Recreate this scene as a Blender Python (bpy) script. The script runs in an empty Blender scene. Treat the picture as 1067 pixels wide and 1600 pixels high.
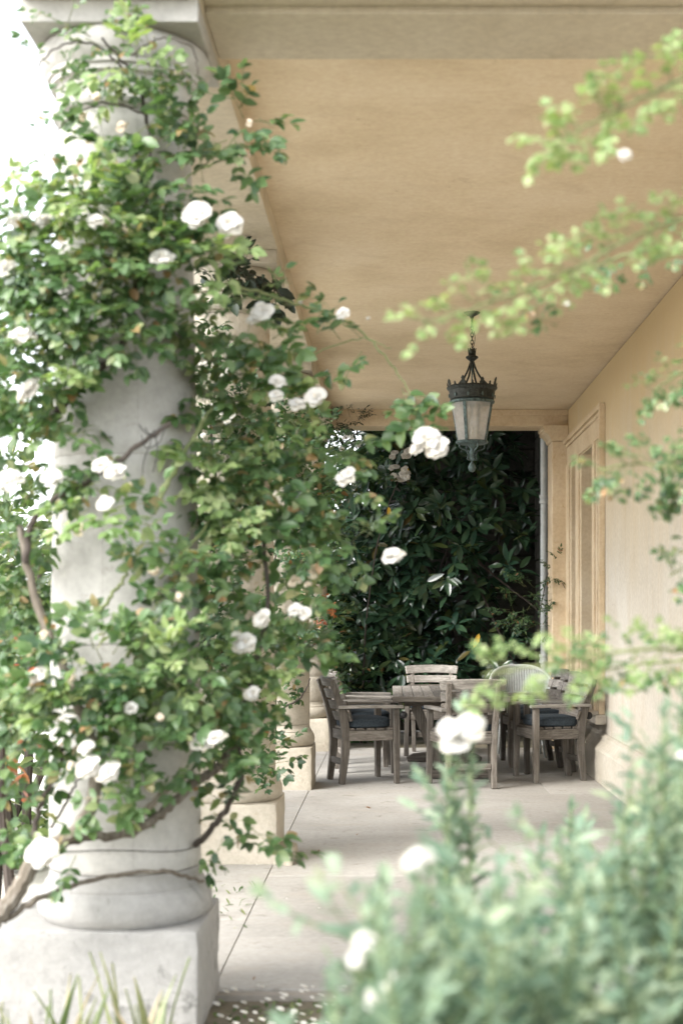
import bpy, bmesh, math, random
import numpy as np
from mathutils import Vector, Matrix, noise

R = math.radians
scene = bpy.context.scene
col = scene.collection
F = 2222.0            # focal length in photograph pixels (50 mm on a 36 mm tall frame of 1600 px)
VX, VY = 613.0, 965.0
CAMZ = 1.4

# ------------------------------------------------------------------ camera
cam = bpy.data.cameras.new('camera')
cam.lens = 50; cam.sensor_width = 36; cam.sensor_fit = 'AUTO'
cam.shift_x = -(VX - 533.5) / 1600; cam.shift_y = (VY - 800) / 1600
cam.clip_start = 0.05; cam.clip_end = 2000
cam.dof.use_dof = True; cam.dof.focus_distance = 12.2; cam.dof.aperture_fstop = 2.5
camo = bpy.data.objects.new('camera', cam); col.objects.link(camo)
camo.location = (0, 0, CAMZ); camo.rotation_euler = (R(90), 0, 0)
scene.camera = camo

# ------------------------------------------------------------------ sky and sun
SUN_DIR = Vector((-0.66, -0.52, 0.68)).normalized()      # towards the sun
world = bpy.data.worlds.new('World'); scene.world = world; world.use_nodes = True
nt = world.node_tree; nt.nodes.clear()
wo = nt.nodes.new('ShaderNodeOutputWorld'); bg = nt.nodes.new('ShaderNodeBackground')
sk = nt.nodes.new('ShaderNodeTexSky'); sk.sky_type = 'NISHITA'; sk.sun_disc = False
sk.sun_elevation = math.asin(SUN_DIR.z)
sk.sun_rotation = math.atan2(SUN_DIR.x, SUN_DIR.y)
sk.air_density = 1.0; sk.dust_density = 2.0; sk.ozone_density = 1.0; sk.altitude = 50
hs = nt.nodes.new('ShaderNodeHueSaturation'); hs.inputs['Saturation'].default_value = 0.22
hs.inputs['Value'].default_value = 1.0
nt.links.new(sk.outputs[0], hs.inputs['Color']); nt.links.new(hs.outputs[0], bg.inputs[0])
bg.inputs[1].default_value = 0.15
nt.links.new(bg.outputs[0], wo.inputs[0])
sl = bpy.data.lights.new('sun', 'SUN'); sl.energy = 1.1; sl.angle = R(30); sl.color = (1, .97, .92)
so = bpy.data.objects.new('sun', sl); col.objects.link(so)
so.rotation_euler = SUN_DIR.to_track_quat('Z', 'Y').to_euler(); so.location = (-6, -4, 9)
scene.view_settings.view_transform = 'Standard'; scene.view_settings.look = 'None'
scene.view_settings.gamma = 1.0; scene.view_settings.use_curve_mapping = False
scene.view_settings.exposure = 2.3
scene.cycles.max_bounces = 10; scene.cycles.diffuse_bounces = 6; scene.cycles.transparent_max_bounces = 10
scene.cycles.use_denoising = True
scene.cycles.sample_clamp_indirect = 8

def at(px, py, Y):
    """a point of the place that lies Y metres ahead, from its place in the photograph"""
    return Vector(((px - VX) / F * Y, Y, CAMZ + (VY - py) / F * Y))

# ------------------------------------------------------------------ tagging
def tag(o, label=None, cat=None, group=None, kind=None):
    if label: o['label'] = label
    if cat: o['category'] = cat
    if group: o['group'] = group
    if kind: o['kind'] = kind
    return o

def empty(name, loc=(0, 0, 0), rz=0.0):
    o = bpy.data.objects.new(name, None); col.objects.link(o)
    o.location = loc; o.rotation_euler = (0, 0, rz); o.empty_display_size = .1
    return o

def link(name, me, parent=None, mat=None):
    o = bpy.data.objects.new(name, me); col.objects.link(o)
    if parent is not None: o.parent = parent
    if mat is not None and not me.materials: me.materials.append(mat)
    return o

def copy_tree(o, parent=None):
    c = o.copy(); col.objects.link(c)
    for k in list(c.keys()):
        c[k] = o[k]
    c.parent = parent
    for ch in list(KIDS.get(o.name, [])):
        k = copy_tree(ch, c); KIDS.setdefault(c.name, []).append(k)
    return c
KIDS = {}

# ------------------------------------------------------------------ mesh building
class MB:
    def __init__(self): self.v = []; self.f = []
    def add(self, vs, fs):
        b = len(self.v); self.v.extend(vs); self.f.extend([tuple(i + b for i in f) for f in fs]); return self
    def box(self, x0, x1, y0, y1, z0, z1):
        vs = [(x0,y0,z0),(x1,y0,z0),(x1,y1,z0),(x0,y1,z0),(x0,y0,z1),(x1,y0,z1),(x1,y1,z1),(x0,y1,z1)]
        return self.add(vs, [(0,3,2,1),(4,5,6,7),(0,1,5,4),(1,2,6,5),(2,3,7,6),(3,0,4,7)])
    def lathe(self, prof, seg=48, cx=0, cy=0, a0=0, a1=2*math.pi, cap=False):
        full = abs(a1 - a0 - 2*math.pi) < 1e-6
        n = seg if full else seg + 1
        vs = []
        for r, z in prof:
            for i in range(n):
                a = a0 + (a1 - a0) * i / seg
                vs.append((cx + r*math.cos(a), cy + r*math.sin(a), z))
        fs = []
        for j in range(len(prof) - 1):
            for i in range(seg):
                k = (i + 1) % n if full else i + 1
                fs.append((j*n+i, j*n+k, (j+1)*n+k, (j+1)*n+i))
        if cap:
            fs.append(tuple(range(n-1, -1, -1))); fs.append(tuple((len(prof)-1)*n + i for i in range(n)))
        return self.add(vs, fs)
    def tube(self, pts, rad, seg=6):
        pts = [Vector(p) for p in pts]
        n = len(pts)
        if n < 2: return self
        if not hasattr(rad, '__len__'): rad = [rad]*n
        vs = []; fs = []
        t = (pts[1]-pts[0]).normalized()
        u = t.orthogonal().normalized()
        for i, p in enumerate(pts):
            tt = (pts[min(i+1, n-1)] - pts[max(i-1, 0)])
            if tt.length > 1e-9: t = tt.normalized()
            u = (u - t*u.dot(t))
            u = u.normalized() if u.length > 1e-6 else t.orthogonal().normalized()
            w = t.cross(u)
            for k in range(seg):
                a = 2*math.pi*k/seg
                vs.append(tuple(p + (u*math.cos(a) + w*math.sin(a))*rad[i]))
        for i in range(n-1):
            for k in range(seg):
                k2 = (k+1) % seg
                fs.append((i*seg+k, i*seg+k2, (i+1)*seg+k2, (i+1)*seg+k))
        fs.append(tuple(range(seg-1, -1, -1))); fs.append(tuple((n-1)*seg+k for k in range(seg)))
        return self.add(vs, fs)
    def beam(self, pts, w, h, side=None):
        """a bar with rectangular section w x h swept along pts; side = direction of w"""
        pts = [Vector(p) for p in pts]; n = len(pts); vs = []; fs = []
        side = Vector(side)
        for i, p in enumerate(pts):
            t = (pts[min(i+1, n-1)] - pts[max(i-1, 0)]).normalized()
            s = (side - t*side.dot(t)).normalized(); up = t.cross(s)
            hh = h[i] if hasattr(h, '__len__') else h
            for a, b in ((-1,-1),(1,-1),(1,1),(-1,1)):
                vs.append(tuple(p + s*(a*w/2) + up*(b*hh/2)))
        for i in range(n-1):
            for k in range(4):
                k2 = (k+1) % 4
                fs.append((i*4+k, i*4+k2, (i+1)*4+k2, (i+1)*4+k))
        fs.append((3,2,1,0)); fs.append(tuple((n-1)*4+k for k in range(4)))
        return self.add(vs, fs)
    def extrude_y(self, poly, y0, y1):
        n = len(poly)
        vs = [(x, y0, z) for x, z in poly] + [(x, y1, z) for x, z in poly]
        fs = [(i, (i+1) % n, n+(i+1) % n, n+i) for i in range(n)]
        fs += [tuple(range(n-1, -1, -1)), tuple(range(n, 2*n))]
        return self.add(vs, fs)
    def mesh(self, name, mat=None, smooth=False, bevel=0, seg=2, angle=40):
        me = bpy.data.meshes.new(name)
        me.from_pydata([tuple(v) for v in self.v], [], self.f)
        bm = bmesh.new(); bm.from_mesh(me)
        bmesh.ops.recalc_face_normals(bm, faces=bm.faces)
        if bevel:
            ed = [e for e in bm.edges if len(e.link_faces) == 2 and e.calc_face_angle(0) > R(30)]
            bmesh.ops.bevel(bm, geom=ed, offset=bevel, segments=seg, profile=.6, affect='EDGES', clamp_overlap=True)
        bm.to_mesh(me); bm.free()
        if smooth:
            me.polygons.foreach_set('use_smooth', [True]*len(me.polygons))
            try: me.set_sharp_from_angle(angle=R(angle))
            except Exception: pass
        if mat: me.materials.append(mat)
        return me
    def build(self, name, mat, parent=None, smooth=False, bevel=0, seg=2, angle=40):
        o = link(name, self.mesh(name, mat, smooth, bevel, seg, angle), parent)
        if parent is not None: KIDS.setdefault(parent.name, []).append(o)
        return o

def catmull(pts, n=8):
    P = [Vector(p) for p in pts]
    if len(P) < 3:
        return [P[0].lerp(P[-1], i/n) for i in range(n+1)]
    P = [P[0]*2-P[1]] + P + [P[-1]*2-P[-2]]
    out = []
    for i in range(1, len(P)-2):
        a, b, c, d = P[i-1], P[i], P[i+1], P[i+2]
        for k in range(n):
            t = k/n
            out.append(.5*((2*b) + (c-a)*t + (2*a-5*b+4*c-d)*t*t + (3*b-a-3*c+d)*t**3))
    out.append(P[-2]); return out

def rough_block(x0, x1, y0, y1, z0, z1, name, mat, parent, bevel=.012, amp=.004, cuts=10, freq=9, chip=.0):
    """a dressed stone block with worn, slightly uneven faces and edges"""
    bm = bmesh.new(); bmesh.ops.create_cube(bm, size=1)
    for v in bm.verts:
        v.co = Vector(((x0+x1)/2 + v.co.x*(x1-x0), (y0+y1)/2 + v.co.y*(y1-y0), (z0+z1)/2 + v.co.z*(z1-z0)))
    bmesh.ops.bevel(bm, geom=bm.edges[:], offset=bevel, segments=2, profile=.6, affect='EDGES')
    bmesh.ops.subdivide_edges(bm, edges=[e for e in bm.edges if e.calc_length() > bevel*4], cuts=cuts, use_grid_fill=True)
    bm.normal_update()
    for v in bm.verts:
        n = noise.noise(v.co*freq)*amp + noise.noise(v.co*freq*3.1)*amp*.5
        edge = min(abs(v.co.x-x0), abs(v.co.x-x1)) + min(abs(v.co.y-y0), abs(v.co.y-y1))
        if edge < .05 and chip: n -= max(0, noise.noise(v.co*14+Vector((3,7,1))))*chip
        v.co += v.normal*n
    me = bpy.data.meshes.new(name); bm.to_mesh(me); bm.free()
    me.polygons.foreach_set('use_smooth', [True]*len(me.polygons))
    me.set_sharp_from_angle(angle=R(50)); me.materials.append(mat)
    return link(name, me, parent)

# ------------------------------------------------------------------ materials
def newmat(name):
    m = bpy.data.materials.new(name); m.use_nodes = True
    n = m.node_tree; n.nodes.clear()
    out = n.nodes.new('ShaderNodeOutputMaterial'); b = n.nodes.new('ShaderNodeBsdfPrincipled')
    n.links.new(b.outputs[0], out.inputs[0])
    return m, n, b, out

def rgb(c): return (c[0], c[1], c[2], 1)

def ramp(n, fac, stops):
    r = n.nodes.new('ShaderNodeValToRGB')
    e = r.color_ramp.elements
    e[0].position, e[0].color = stops[0][0], rgb(stops[0][1])
    e[1].position, e[1].color = stops[-1][0], rgb(stops[-1][1])
    for p, c in stops[1:-1]:
        x = e.new(p); x.color = rgb(c)
    n.links.new(fac, r.inputs[0]); return r.outputs[0]

def ntex(n, co, scale, detail=6, rough=.6, dist=0):
    t = n.nodes.new('ShaderNodeTexNoise'); t.inputs['Scale'].default_value = scale
    t.inputs['Detail'].default_value = detail; t.inputs['Roughness'].default_value = rough
    t.inputs['Distortion'].default_value = dist
    n.links.new(co, t.inputs['Vector']); return t.outputs[0]

def mixc(n, fac, a, b, mode='MIX'):
    m = n.nodes.new('ShaderNodeMix'); m.data_type = 'RGBA'; m.blend_type = mode
    if isinstance(fac, (int, float)): m.inputs[0].default_value = fac
    else: n.links.new(fac, m.inputs[0])
    for s, i in ((a, 6), (b, 7)):
        if isinstance(s, tuple): m.inputs[i].default_value = rgb(s)
        else: n.links.new(s, m.inputs[i])
    return m.outputs[2]

def mapping(n, co, scale):
    m = n.nodes.new('ShaderNodeMapping'); m.inputs['Scale'].default_value = scale
    n.links.new(co, m.inputs[0]); return m.outputs[0]

def bump(n, b, hs, strength=.3, dist=.01):
    prev = None
    for h, s, d in hs:
        bp = n.nodes.new('ShaderNodeBump'); bp.inputs['Strength'].default_value = s
        bp.inputs['Distance'].default_value = d
        n.links.new(h, bp.inputs['Height'])
        if prev: n.links.new(prev, bp.inputs['Normal'])
        prev = bp.outputs[0]
    n.links.new(prev, b.inputs['Normal'])

def stone(name, dark, mid, light, spots=None, spot_amt=.55, bumpk=1.0, stretch=(1,1,1), big=1.3, rough=.85, streak=None, crack=None):
    m, n, b, _ = newmat(name)
    tc = n.nodes.new('ShaderNodeNewGeometry').outputs['Position']
    co = mapping(n, tc, stretch)
    n1 = ntex(n, co, big, 5, .62, .4)
    c = ramp(n, n1, [(.28, dark), (.5, mid), (.72, light)])
    n2 = ntex(n, co, 28, 6, .7)
    c = mixc(n, .38, c, ramp(n, n2, [(.3, (.35,.35,.35)), (.7, (.68,.68,.68))]), 'OVERLAY')
    if spots:
        n3 = ntex(n, tc, 7, 8, .72, .6)
        f = ramp(n, n3, [(spot_amt, (0,0,0)), (spot_amt+.12, (1,1,1))])
        c = mixc(n, f, c, spots)
    if streak:
        n4 = ntex(n, mapping(n, tc, streak[1]), 2.2, 6, .65, .5)
        f = ramp(n, n4, [(.52, (0,0,0)), (.78, (.65,.65,.65))])
        c = mixc(n, f, c, streak[0])
    if crack:
        wb = n.nodes.new('ShaderNodeTexNoise'); wb.inputs['Scale'].default_value = 2.5; wb.inputs['Detail'].default_value = 6
        n.links.new(tc, wb.inputs['Vector'])
        ml = n.nodes.new('ShaderNodeVectorMath'); ml.operation = 'MULTIPLY_ADD'; ml.inputs[1].default_value = (.9,.9,.9)
        n.links.new(wb.outputs['Color'], ml.inputs[0]); n.links.new(tc, ml.inputs[2])
        vo = n.nodes.new('ShaderNodeTexVoronoi'); vo.feature = 'DISTANCE_TO_EDGE'; vo.inputs['Scale'].default_value = .55
        n.links.new(ml.outputs[0], vo.inputs['Vector'])
        line = ramp(n, vo.outputs['Distance'], [(.0, (.32,.32,.32)), (.004, (0,0,0))])
        gate = ramp(n, ntex(n, tc, .9, 3), [(.5, (0,0,0)), (.62, (1,1,1))])
        c = mixc(n, mixc(n, 1.0, line, gate, 'MULTIPLY'), c, crack)
        pit = ramp(n, ntex(n, tc, 34, 4, .6), [(.72, (0,0,0)), (.76, (.6,.6,.6))])
        c = mixc(n, pit, c, crack)
    n.links.new(c, b.inputs['Base Color'])
    b.inputs['Roughness'].default_value = rough
    b.inputs['Specular IOR Level'].default_value = .25
    n5 = ntex(n, tc, 120, 4, .7); n6 = ntex(n, tc, 18, 6, .65)
    bump(n, b, [(n6, .35*bumpk, .012), (n5, .35*bumpk, .003)])
    return m

M = {}
M['col'] = stone('pale_grey_limestone', (.33,.318,.295), (.39,.378,.352), (.44,.428,.402), spots=(.26,.248,.222), spot_amt=.60, bumpk=.9)
M['plinth'] = stone('weathered_grey_limestone', (.22,.214,.20), (.275,.268,.253), (.315,.308,.294), spots=(.12,.118,.108), spot_amt=.565, bumpk=1.5)
M['warm'] = stone('warm_limestone', (.38,.335,.265), (.44,.40,.33), (.49,.455,.39), spots=(.36,.285,.195), spot_amt=.6, bumpk=2.0)
M['wall'] = stone('cream_ashlar_wall', (.44,.385,.305), (.51,.46,.385), (.56,.52,.455), spots=(.43,.35,.25), spot_amt=.62, bumpk=.4, big=.9, streak=((.45,.365,.255),(2.5,2.5,.35)), crack=(.30,.24,.17))
def upper_stain(m, colr, z0, z1):
    """ochre water staining that creeps down from the top of the wall"""
    n = m.node_tree; b = [q for q in n.nodes if q.type == 'BSDF_PRINCIPLED'][0]
    src = b.inputs['Base Color'].links[0].from_socket
    pos = n.nodes.new('ShaderNodeNewGeometry').outputs['Position']
    sx = n.nodes.new('ShaderNodeSeparateXYZ'); n.links.new(pos, sx.inputs[0])
    nz = ntex(n, mapping(n, pos, (1.6, 1.6, .5)), 1.5, 6, .65, .4)
    ma = n.nodes.new('ShaderNodeMath'); ma.operation = 'MULTIPLY_ADD'; ma.inputs[1].default_value = 1.8
    n.links.new(nz, ma.inputs[0]); n.links.new(sx.outputs[2], ma.inputs[2])
    mr = n.nodes.new('ShaderNodeMapRange'); mr.inputs[1].default_value = z0; mr.inputs[2].default_value = z1; mr.inputs[4].default_value = .85
    n.links.new(ma.outputs[0], mr.inputs[0])
    n.links.new(mixc(n, mr.outputs[0], src, colr), b.inputs['Base Color'])
upper_stain(M['wall'], (.56,.425,.235), 2.6, 4.3)
M['trim'] = stone('golden_limestone_trim', (.50,.385,.25), (.58,.465,.32), (.64,.53,.385), spots=(.44,.30,.17), spot_amt=.6, bumpk=.6, big=2.2)
M['ceil'] = stone('ochre_plaster_ceiling', (.57,.455,.305), (.66,.54,.38), (.71,.595,.44), spots=(.50,.385,.245), spot_amt=.63, bumpk=.35, stretch=(1,1,1), big=1.5, streak=((.53,.415,.275),(1.3,1.8,1)), crack=(.36,.27,.165))
M['soffit'] = stone('grey_cream_beam_plaster', (.44,.38,.285), (.51,.45,.35), (.56,.50,.40), spots=(.42,.36,.265), spot_amt=.62, bumpk=.35)
M['pave'] = stone('sandstone_paving', (.255,.24,.215), (.325,.31,.284), (.375,.36,.333), spots=(.20,.184,.158), spot_amt=.585, bumpk=.6, big=.8, rough=.8, streak=((.33,.295,.25),(.8,2.2,1)), crack=(.16,.145,.125))
_n = M['pave'].node_tree; _b = [q for q in _n.nodes if q.type == 'BSDF_PRINCIPLED'][0]
_src = _b.inputs['Base Color'].links[0].from_socket; _hv = _n.nodes.new('ShaderNodeHueSaturation'); _mr = _n.nodes.new('ShaderNodeMapRange')
_mr.inputs[3].default_value = .90; _mr.inputs[4].default_value = 1.06
_n.links.new(_n.nodes.new('ShaderNodeObjectInfo').outputs['Random'], _mr.inputs[0]); _n.links.new(_mr.outputs[0], _hv.inputs['Value'])
_n.links.new(_src, _hv.inputs['Color']); _n.links.new(_hv.outputs[0], _b.inputs['Base Color'])
M['joint'] = stone('mortar_joint', (.20,.18,.15), (.26,.235,.20), (.30,.27,.235), bumpk=.6)
M['dwall'] = stone('shade_dark_wall_stone', (.035,.033,.028), (.06,.056,.048), (.09,.083,.07), spots=(.03,.035,.022), spot_amt=.5, bumpk=1.5)  # shade of the far end is put into this very dark stone colour
M['gravel'] = stone('pale_gravel', (.46,.44,.40), (.56,.54,.50), (.64,.62,.58), spots=(.36,.34,.3), spot_amt=.62, bumpk=2.0, big=3)
M['soil'] = stone('garden_soil', (.10,.085,.06), (.15,.13,.095), (.21,.185,.14), spots=(.08,.10,.04), spot_amt=.52, bumpk=2.5, big=2)

def wood(name, axis, dark, mid, light, rough=.75):
    m, n, b, _ = newmat(name)
    tc = n.nodes.new('ShaderNodeTexCoord').outputs['Object']
    oi = n.nodes.new('ShaderNodeObjectInfo')
    s = [26, 26, 26]; s[axis] = 1.3
    ad = n.nodes.new('ShaderNodeVectorMath'); ad.operation = 'ADD'
    n.links.new(tc, ad.inputs[0])
    cmb = n.nodes.new('ShaderNodeVectorMath'); cmb.operation = 'SCALE'; cmb.inputs[0].default_value = (7, 11, 5)
    n.links.new(oi.outputs['Random'], cmb.inputs['Scale']); n.links.new(cmb.outputs[0], ad.inputs[1])
    co = mapping(n, ad.outputs[0], s)
    g = ntex(n, co, 2.6, 8, .7, .15)
    c = ramp(n, g, [(.25, dark), (.5, mid), (.75, light)])
    blot = ntex(n, ad.outputs[0], 9, 5, .7)
    c = mixc(n, ramp(n, blot, [(.5, (0,0,0)), (.75, (.55,.55,.55))]), c, (dark[0]*.6, dark[1]*.6, dark[2]*.55))
    tone = n.nodes.new('ShaderNodeMapRange'); tone.inputs[3].default_value = .66; tone.inputs[4].default_value = 1.28
    n.links.new(oi.outputs['Random'], tone.inputs[0])
    hsv = n.nodes.new('ShaderNodeHueSaturation'); n.links.new(c, hsv.inputs['Color']); n.links.new(tone.outputs[0], hsv.inputs['Value'])
    n.links.new(hsv.outputs[0], b.inputs['Base Color'])
    b.inputs['Roughness'].default_value = rough; b.inputs['Specular IOR Level'].default_value = .3
    f = ntex(n, mapping(n, ad.outputs[0], [v*4 for v in s]), 3, 5, .7)
    bump(n, b, [(g, .5, .006), (f, .4, .002)])
    return m
WD, WM_, WL = (.050,.042,.035), (.118,.103,.087), (.225,.207,.185)
for ax, nm in enumerate('xyz'):
    M['wood'+nm] = wood('weathered_teak_'+nm, ax, WD, WM_, WL)
for ax, nm in enumerate('xyz'):
    M['pale'+nm] = wood('bleached_teak_'+nm, ax, (.09,.08,.07), (.20,.185,.165), (.33,.31,.285))
M['bark'] = wood('rose_bark', 2, (.07,.055,.04), (.16,.135,.105), (.30,.275,.235))
M['deadbark'] = wood('dry_dark_cane', 2, (.03,.024,.02), (.06,.048,.04), (.11,.09,.075))

def plain(name, c1, c2, scale=20, rough=.6, metal=0, bumpk=0, spec=.4):
    m, n, b, _ = newmat(name)
    tc = n.nodes.new('ShaderNodeTexCoord').outputs['Object']
    t = ntex(n, tc, scale, 6, .65)
    n.links.new(ramp(n, t, [(.35, c1), (.65, c2)]), b.inputs['Base Color'])
    b.inputs['Roughness'].default_value = rough; b.inputs['Metallic'].default_value = metal
    b.inputs['Specular IOR Level'].default_value = spec
    if bumpk: bump(n, b, [(ntex(n, tc, scale*4, 4), bumpk, .003)])
    return m
M['cushion'] = plain('slate_blue_canvas', (.026,.034,.042), (.045,.057,.067), 60, .9, 0, .4, .15)
M['iron'] = plain('blackened_lantern_iron', (.012,.013,.012), (.05,.055,.048), 45, .55, .5, .3)
M['verdigris'] = plain('verdigris_bronze', (.02,.028,.027), (.12,.17,.165), 38, .6, .4, .4)
M['wicker'] = plain('pale_painted_wicker', (.34,.355,.34), (.43,.445,.43), 30, .6, 0, .3)
M['pipe'] = plain('grey_painted_drainpipe', (.36,.38,.38), (.46,.48,.48), 12, .5)
M['paint'] = plain('white_window_paint', (.66,.66,.63), (.76,.76,.74), 10, .45)
M['wire'] = plain('dark_tie_wire', (.02,.02,.02), (.05,.045,.04), 40, .6)
M['candle'] = plain('ivory_candle_tube', (.62,.58,.48), (.74,.70,.60), 20, .5)
M['rubber'] = plain('black_rubber', (.008,.008,.009), (.015,.015,.016), 20, .6)

def glassy(name, dif, tr, rough):
    m, n, b, out = newmat(name)
    tc = n.nodes.new('ShaderNodeTexCoord').outputs['Object']
    d = n.nodes.new('ShaderNodeBsdfDiffuse'); d.inputs[0].default_value = rgb(dif)
    tl = n.nodes.new('ShaderNodeBsdfTranslucent'); tl.inputs[0].default_value = rgb(dif)
    tp = n.nodes.new('ShaderNodeBsdfTransparent'); g = n.nodes.new('ShaderNodeBsdfGlossy'); g.inputs['Roughness'].default_value = rough
    m1 = n.nodes.new('ShaderNodeMixShader'); m1.inputs[0].default_value = .55
    n.links.new(d.outputs[0], m1.inputs[1]); n.links.new(tl.outputs[0], m1.inputs[2])
    m2 = n.nodes.new('ShaderNodeMixShader')
    dust = ramp(n, ntex(n, tc, 12, 6), [(.35, (tr-.12,)*3), (.7, (tr+.12,)*3)])
    n.links.new(dust, m2.inputs[0]); n.links.new(m1.outputs[0], m2.inputs[1]); n.links.new(tp.outputs[0], m2.inputs[2])
    m3 = n.nodes.new('ShaderNodeMixShader'); m3.inputs[0].default_value = .08
    n.links.new(m2.outputs[0], m3.inputs[1]); n.links.new(g.outputs[0], m3.inputs[2])
    n.links.new(m3.outputs[0], out.inputs[0]); return m
M['dusty'] = glassy('dusty_lantern_glass', (.56,.545,.52), .45, .25)
M['clear'] = glassy('lamp_bulb_glass', (.8,.8,.78), .45, .05)
m, n, b, _ = newmat('dark_window_glass')
b.inputs['Base Color'].default_value = rgb((.02,.022,.022)); b.inputs['Roughness'].default_value = .06
tcw = n.nodes.new('ShaderNodeTexCoord').outputs['Object']; bump(n, b, [(ntex(n, tcw, 3, 2), .06, .01)])
M['pane'] = m

def leafmat(name, stops, rough=.45, trans=.35, tint=(1.25,1.35,.55), spec=.4, back=1.25):
    m, n, b, out = newmat(name)
    geo = n.nodes.new('ShaderNodeNewGeometry'); oi = n.nodes.new('ShaderNodeObjectInfo')
    ad = n.nodes.new('ShaderNodeMath'); ad.operation = 'ADD'
    n.links.new(geo.outputs['Random Per Island'], ad.inputs[0]); n.links.new(oi.outputs['Random'], ad.inputs[1])
    fr = n.nodes.new('ShaderNodeMath'); fr.operation = 'FRACT'; n.links.new(ad.outputs[0], fr.inputs[0])
    c = ramp(n, fr.outputs[0], stops)
    big = ntex(n, geo.outputs['Position'], 3.5, 3, .5)
    c = mixc(n, ramp(n, big, [(.35, (0,0,0)), (.65, (.8,.8,.8))]), c, mixc(n, .5, c, stops[len(stops)//2][1]))
    vein = ntex(n, geo.outputs['Position'], 90, 3, .6)
    c = mixc(n, .25, c, ramp(n, vein, [(.3, (.3,.3,.3)), (.7, (.7,.7,.7))]), 'OVERLAY')
    hv = n.nodes.new('ShaderNodeHueSaturation'); hv.inputs['Value'].default_value = back; hv.inputs['Saturation'].default_value = .72
    n.links.new(c, hv.inputs['Color'])
    c2 = mixc(n, geo.outputs['Backfacing'], c, hv.outputs[0])
    n.links.new(c2, b.inputs['Base Color'])
    b.inputs['Roughness'].default_value = rough; b.inputs['Specular IOR Level'].default_value = spec
    if trans:
        tl = n.nodes.new('ShaderNodeBsdfTranslucent')
        tt = mixc(n, 1.0, c, tint, 'MULTIPLY'); n.links.new(tt, tl.inputs[0])
        mx = n.nodes.new('ShaderNodeMixShader'); mx.inputs[0].default_value = trans
        n.links.new(b.outputs[0], mx.inputs[1]); n.links.new(tl.outputs[0], mx.inputs[2])
        n.links.new(mx.outputs[0], out.inputs[0])
    return m
M['rose'] = leafmat('rose_leaf', [(0,(.030,.072,.030)), (.3,(.052,.112,.043)), (.6,(.085,.160,.060)), (.85,(.15,.225,.09)), (.95,(.27,.27,.14)), (1,(.33,.17,.09))], rough=.38, spec=.55, trans=.36, tint=(1.2,1.3,.6))
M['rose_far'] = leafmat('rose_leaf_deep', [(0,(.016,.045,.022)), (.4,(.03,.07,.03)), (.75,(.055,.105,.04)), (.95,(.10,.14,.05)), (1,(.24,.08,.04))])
M['rosebright'] = leafmat('young_rose_leaf', [(0,(.11,.19,.065)), (.4,(.18,.265,.10)), (.75,(.27,.34,.15)), (1,(.36,.40,.22))], trans=.4)
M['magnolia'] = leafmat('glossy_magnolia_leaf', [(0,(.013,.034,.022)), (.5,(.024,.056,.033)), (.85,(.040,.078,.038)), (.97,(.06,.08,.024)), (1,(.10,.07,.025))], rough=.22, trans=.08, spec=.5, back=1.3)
M['shrub'] = leafmat('grey_green_shrub_leaf', [(0,(.06,.125,.085)), (.3,(.14,.22,.155)), (.65,(.25,.335,.245)), (.88,(.36,.43,.31)), (1,(.43,.47,.31))], rough=.5, trans=.48, tint=(1.15,1.2,.9))
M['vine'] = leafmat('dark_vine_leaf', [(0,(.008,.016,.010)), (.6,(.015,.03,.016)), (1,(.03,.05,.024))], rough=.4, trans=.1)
M['hedge'] = leafmat('garden_shrub_leaf', [(0,(.04,.08,.03)), (.5,(.08,.13,.05)), (.85,(.14,.19,.07)), (1,(.26,.26,.12))], trans=.35)
M['iris'] = leafmat('iris_blade', [(0,(.14,.20,.075)), (.5,(.20,.26,.105)), (.8,(.31,.31,.16)), (1,(.42,.29,.15))], rough=.5, trans=.35)
M['red'] = leafmat('rust_red_leaf', [(0,(.16,.045,.025)), (.5,(.28,.10,.045)), (1,(.36,.19,.08))], trans=.35, tint=(1.3,.9,.5))
M['yellow'] = leafmat('yellow_dead_leaf', [(0,(.60,.36,.04)), (1,(.66,.42,.06))], trans=.2)
M['brown'] = leafmat('dry_brown_leaf', [(0,(.16,.08,.04)), (1,(.26,.14,.07))], trans=.05)
M['grass'] = leafmat('lawn_grass', [(0,(.06,.11,.03)), (1,(.14,.18,.06))], trans=.3)
m, n, b, out = newmat('white_rose_petal')
geo = n.nodes.new('ShaderNodeNewGeometry')
n.links.new(ramp(n, geo.outputs['Random Per Island'], [(0,(.52,.48,.40)), (.3,(.60,.575,.52)), (1,(.66,.65,.62))]), b.inputs['Base Color'])
b.inputs['Roughness'].default_value = .7; b.inputs['Specular IOR Level'].default_value = .2
tl = n.nodes.new('ShaderNodeBsdfTranslucent'); tl.inputs[0].default_value = rgb((.72,.70,.65))
mx = n.nodes.new('ShaderNodeMixShader'); mx.inputs[0].default_value = .35
n.links.new(b.outputs[0], mx.inputs[1]); n.links.new(tl.outputs[0], mx.inputs[2]); n.links.new(mx.outputs[0], out.inputs[0])
M['petal'] = m
M['faded'] = leafmat('faded_cream_petal', [(0,(.50,.36,.22)), (.5,(.62,.50,.34)), (1,(.70,.60,.45))], trans=.3, tint=(1,1,1))
M['heart'] = leafmat('cream_rose_heart', [(0,(.56,.46,.28)), (.5,(.62,.54,.38)), (1,(.66,.60,.47))], rough=.7, trans=.3, tint=(1,1,1), spec=.2)
M['stamen'] = plain('yellow_stamens', (.50,.34,.06), (.62,.45,.10), 60, .8)
M['orange'] = plain('orange_marigold', (.62,.22,.02), (.72,.32,.03), 60, .7)
M['cane'] = plain('green_rose_cane', (.10,.13,.045), (.19,.21,.09), 25, .55)

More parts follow.
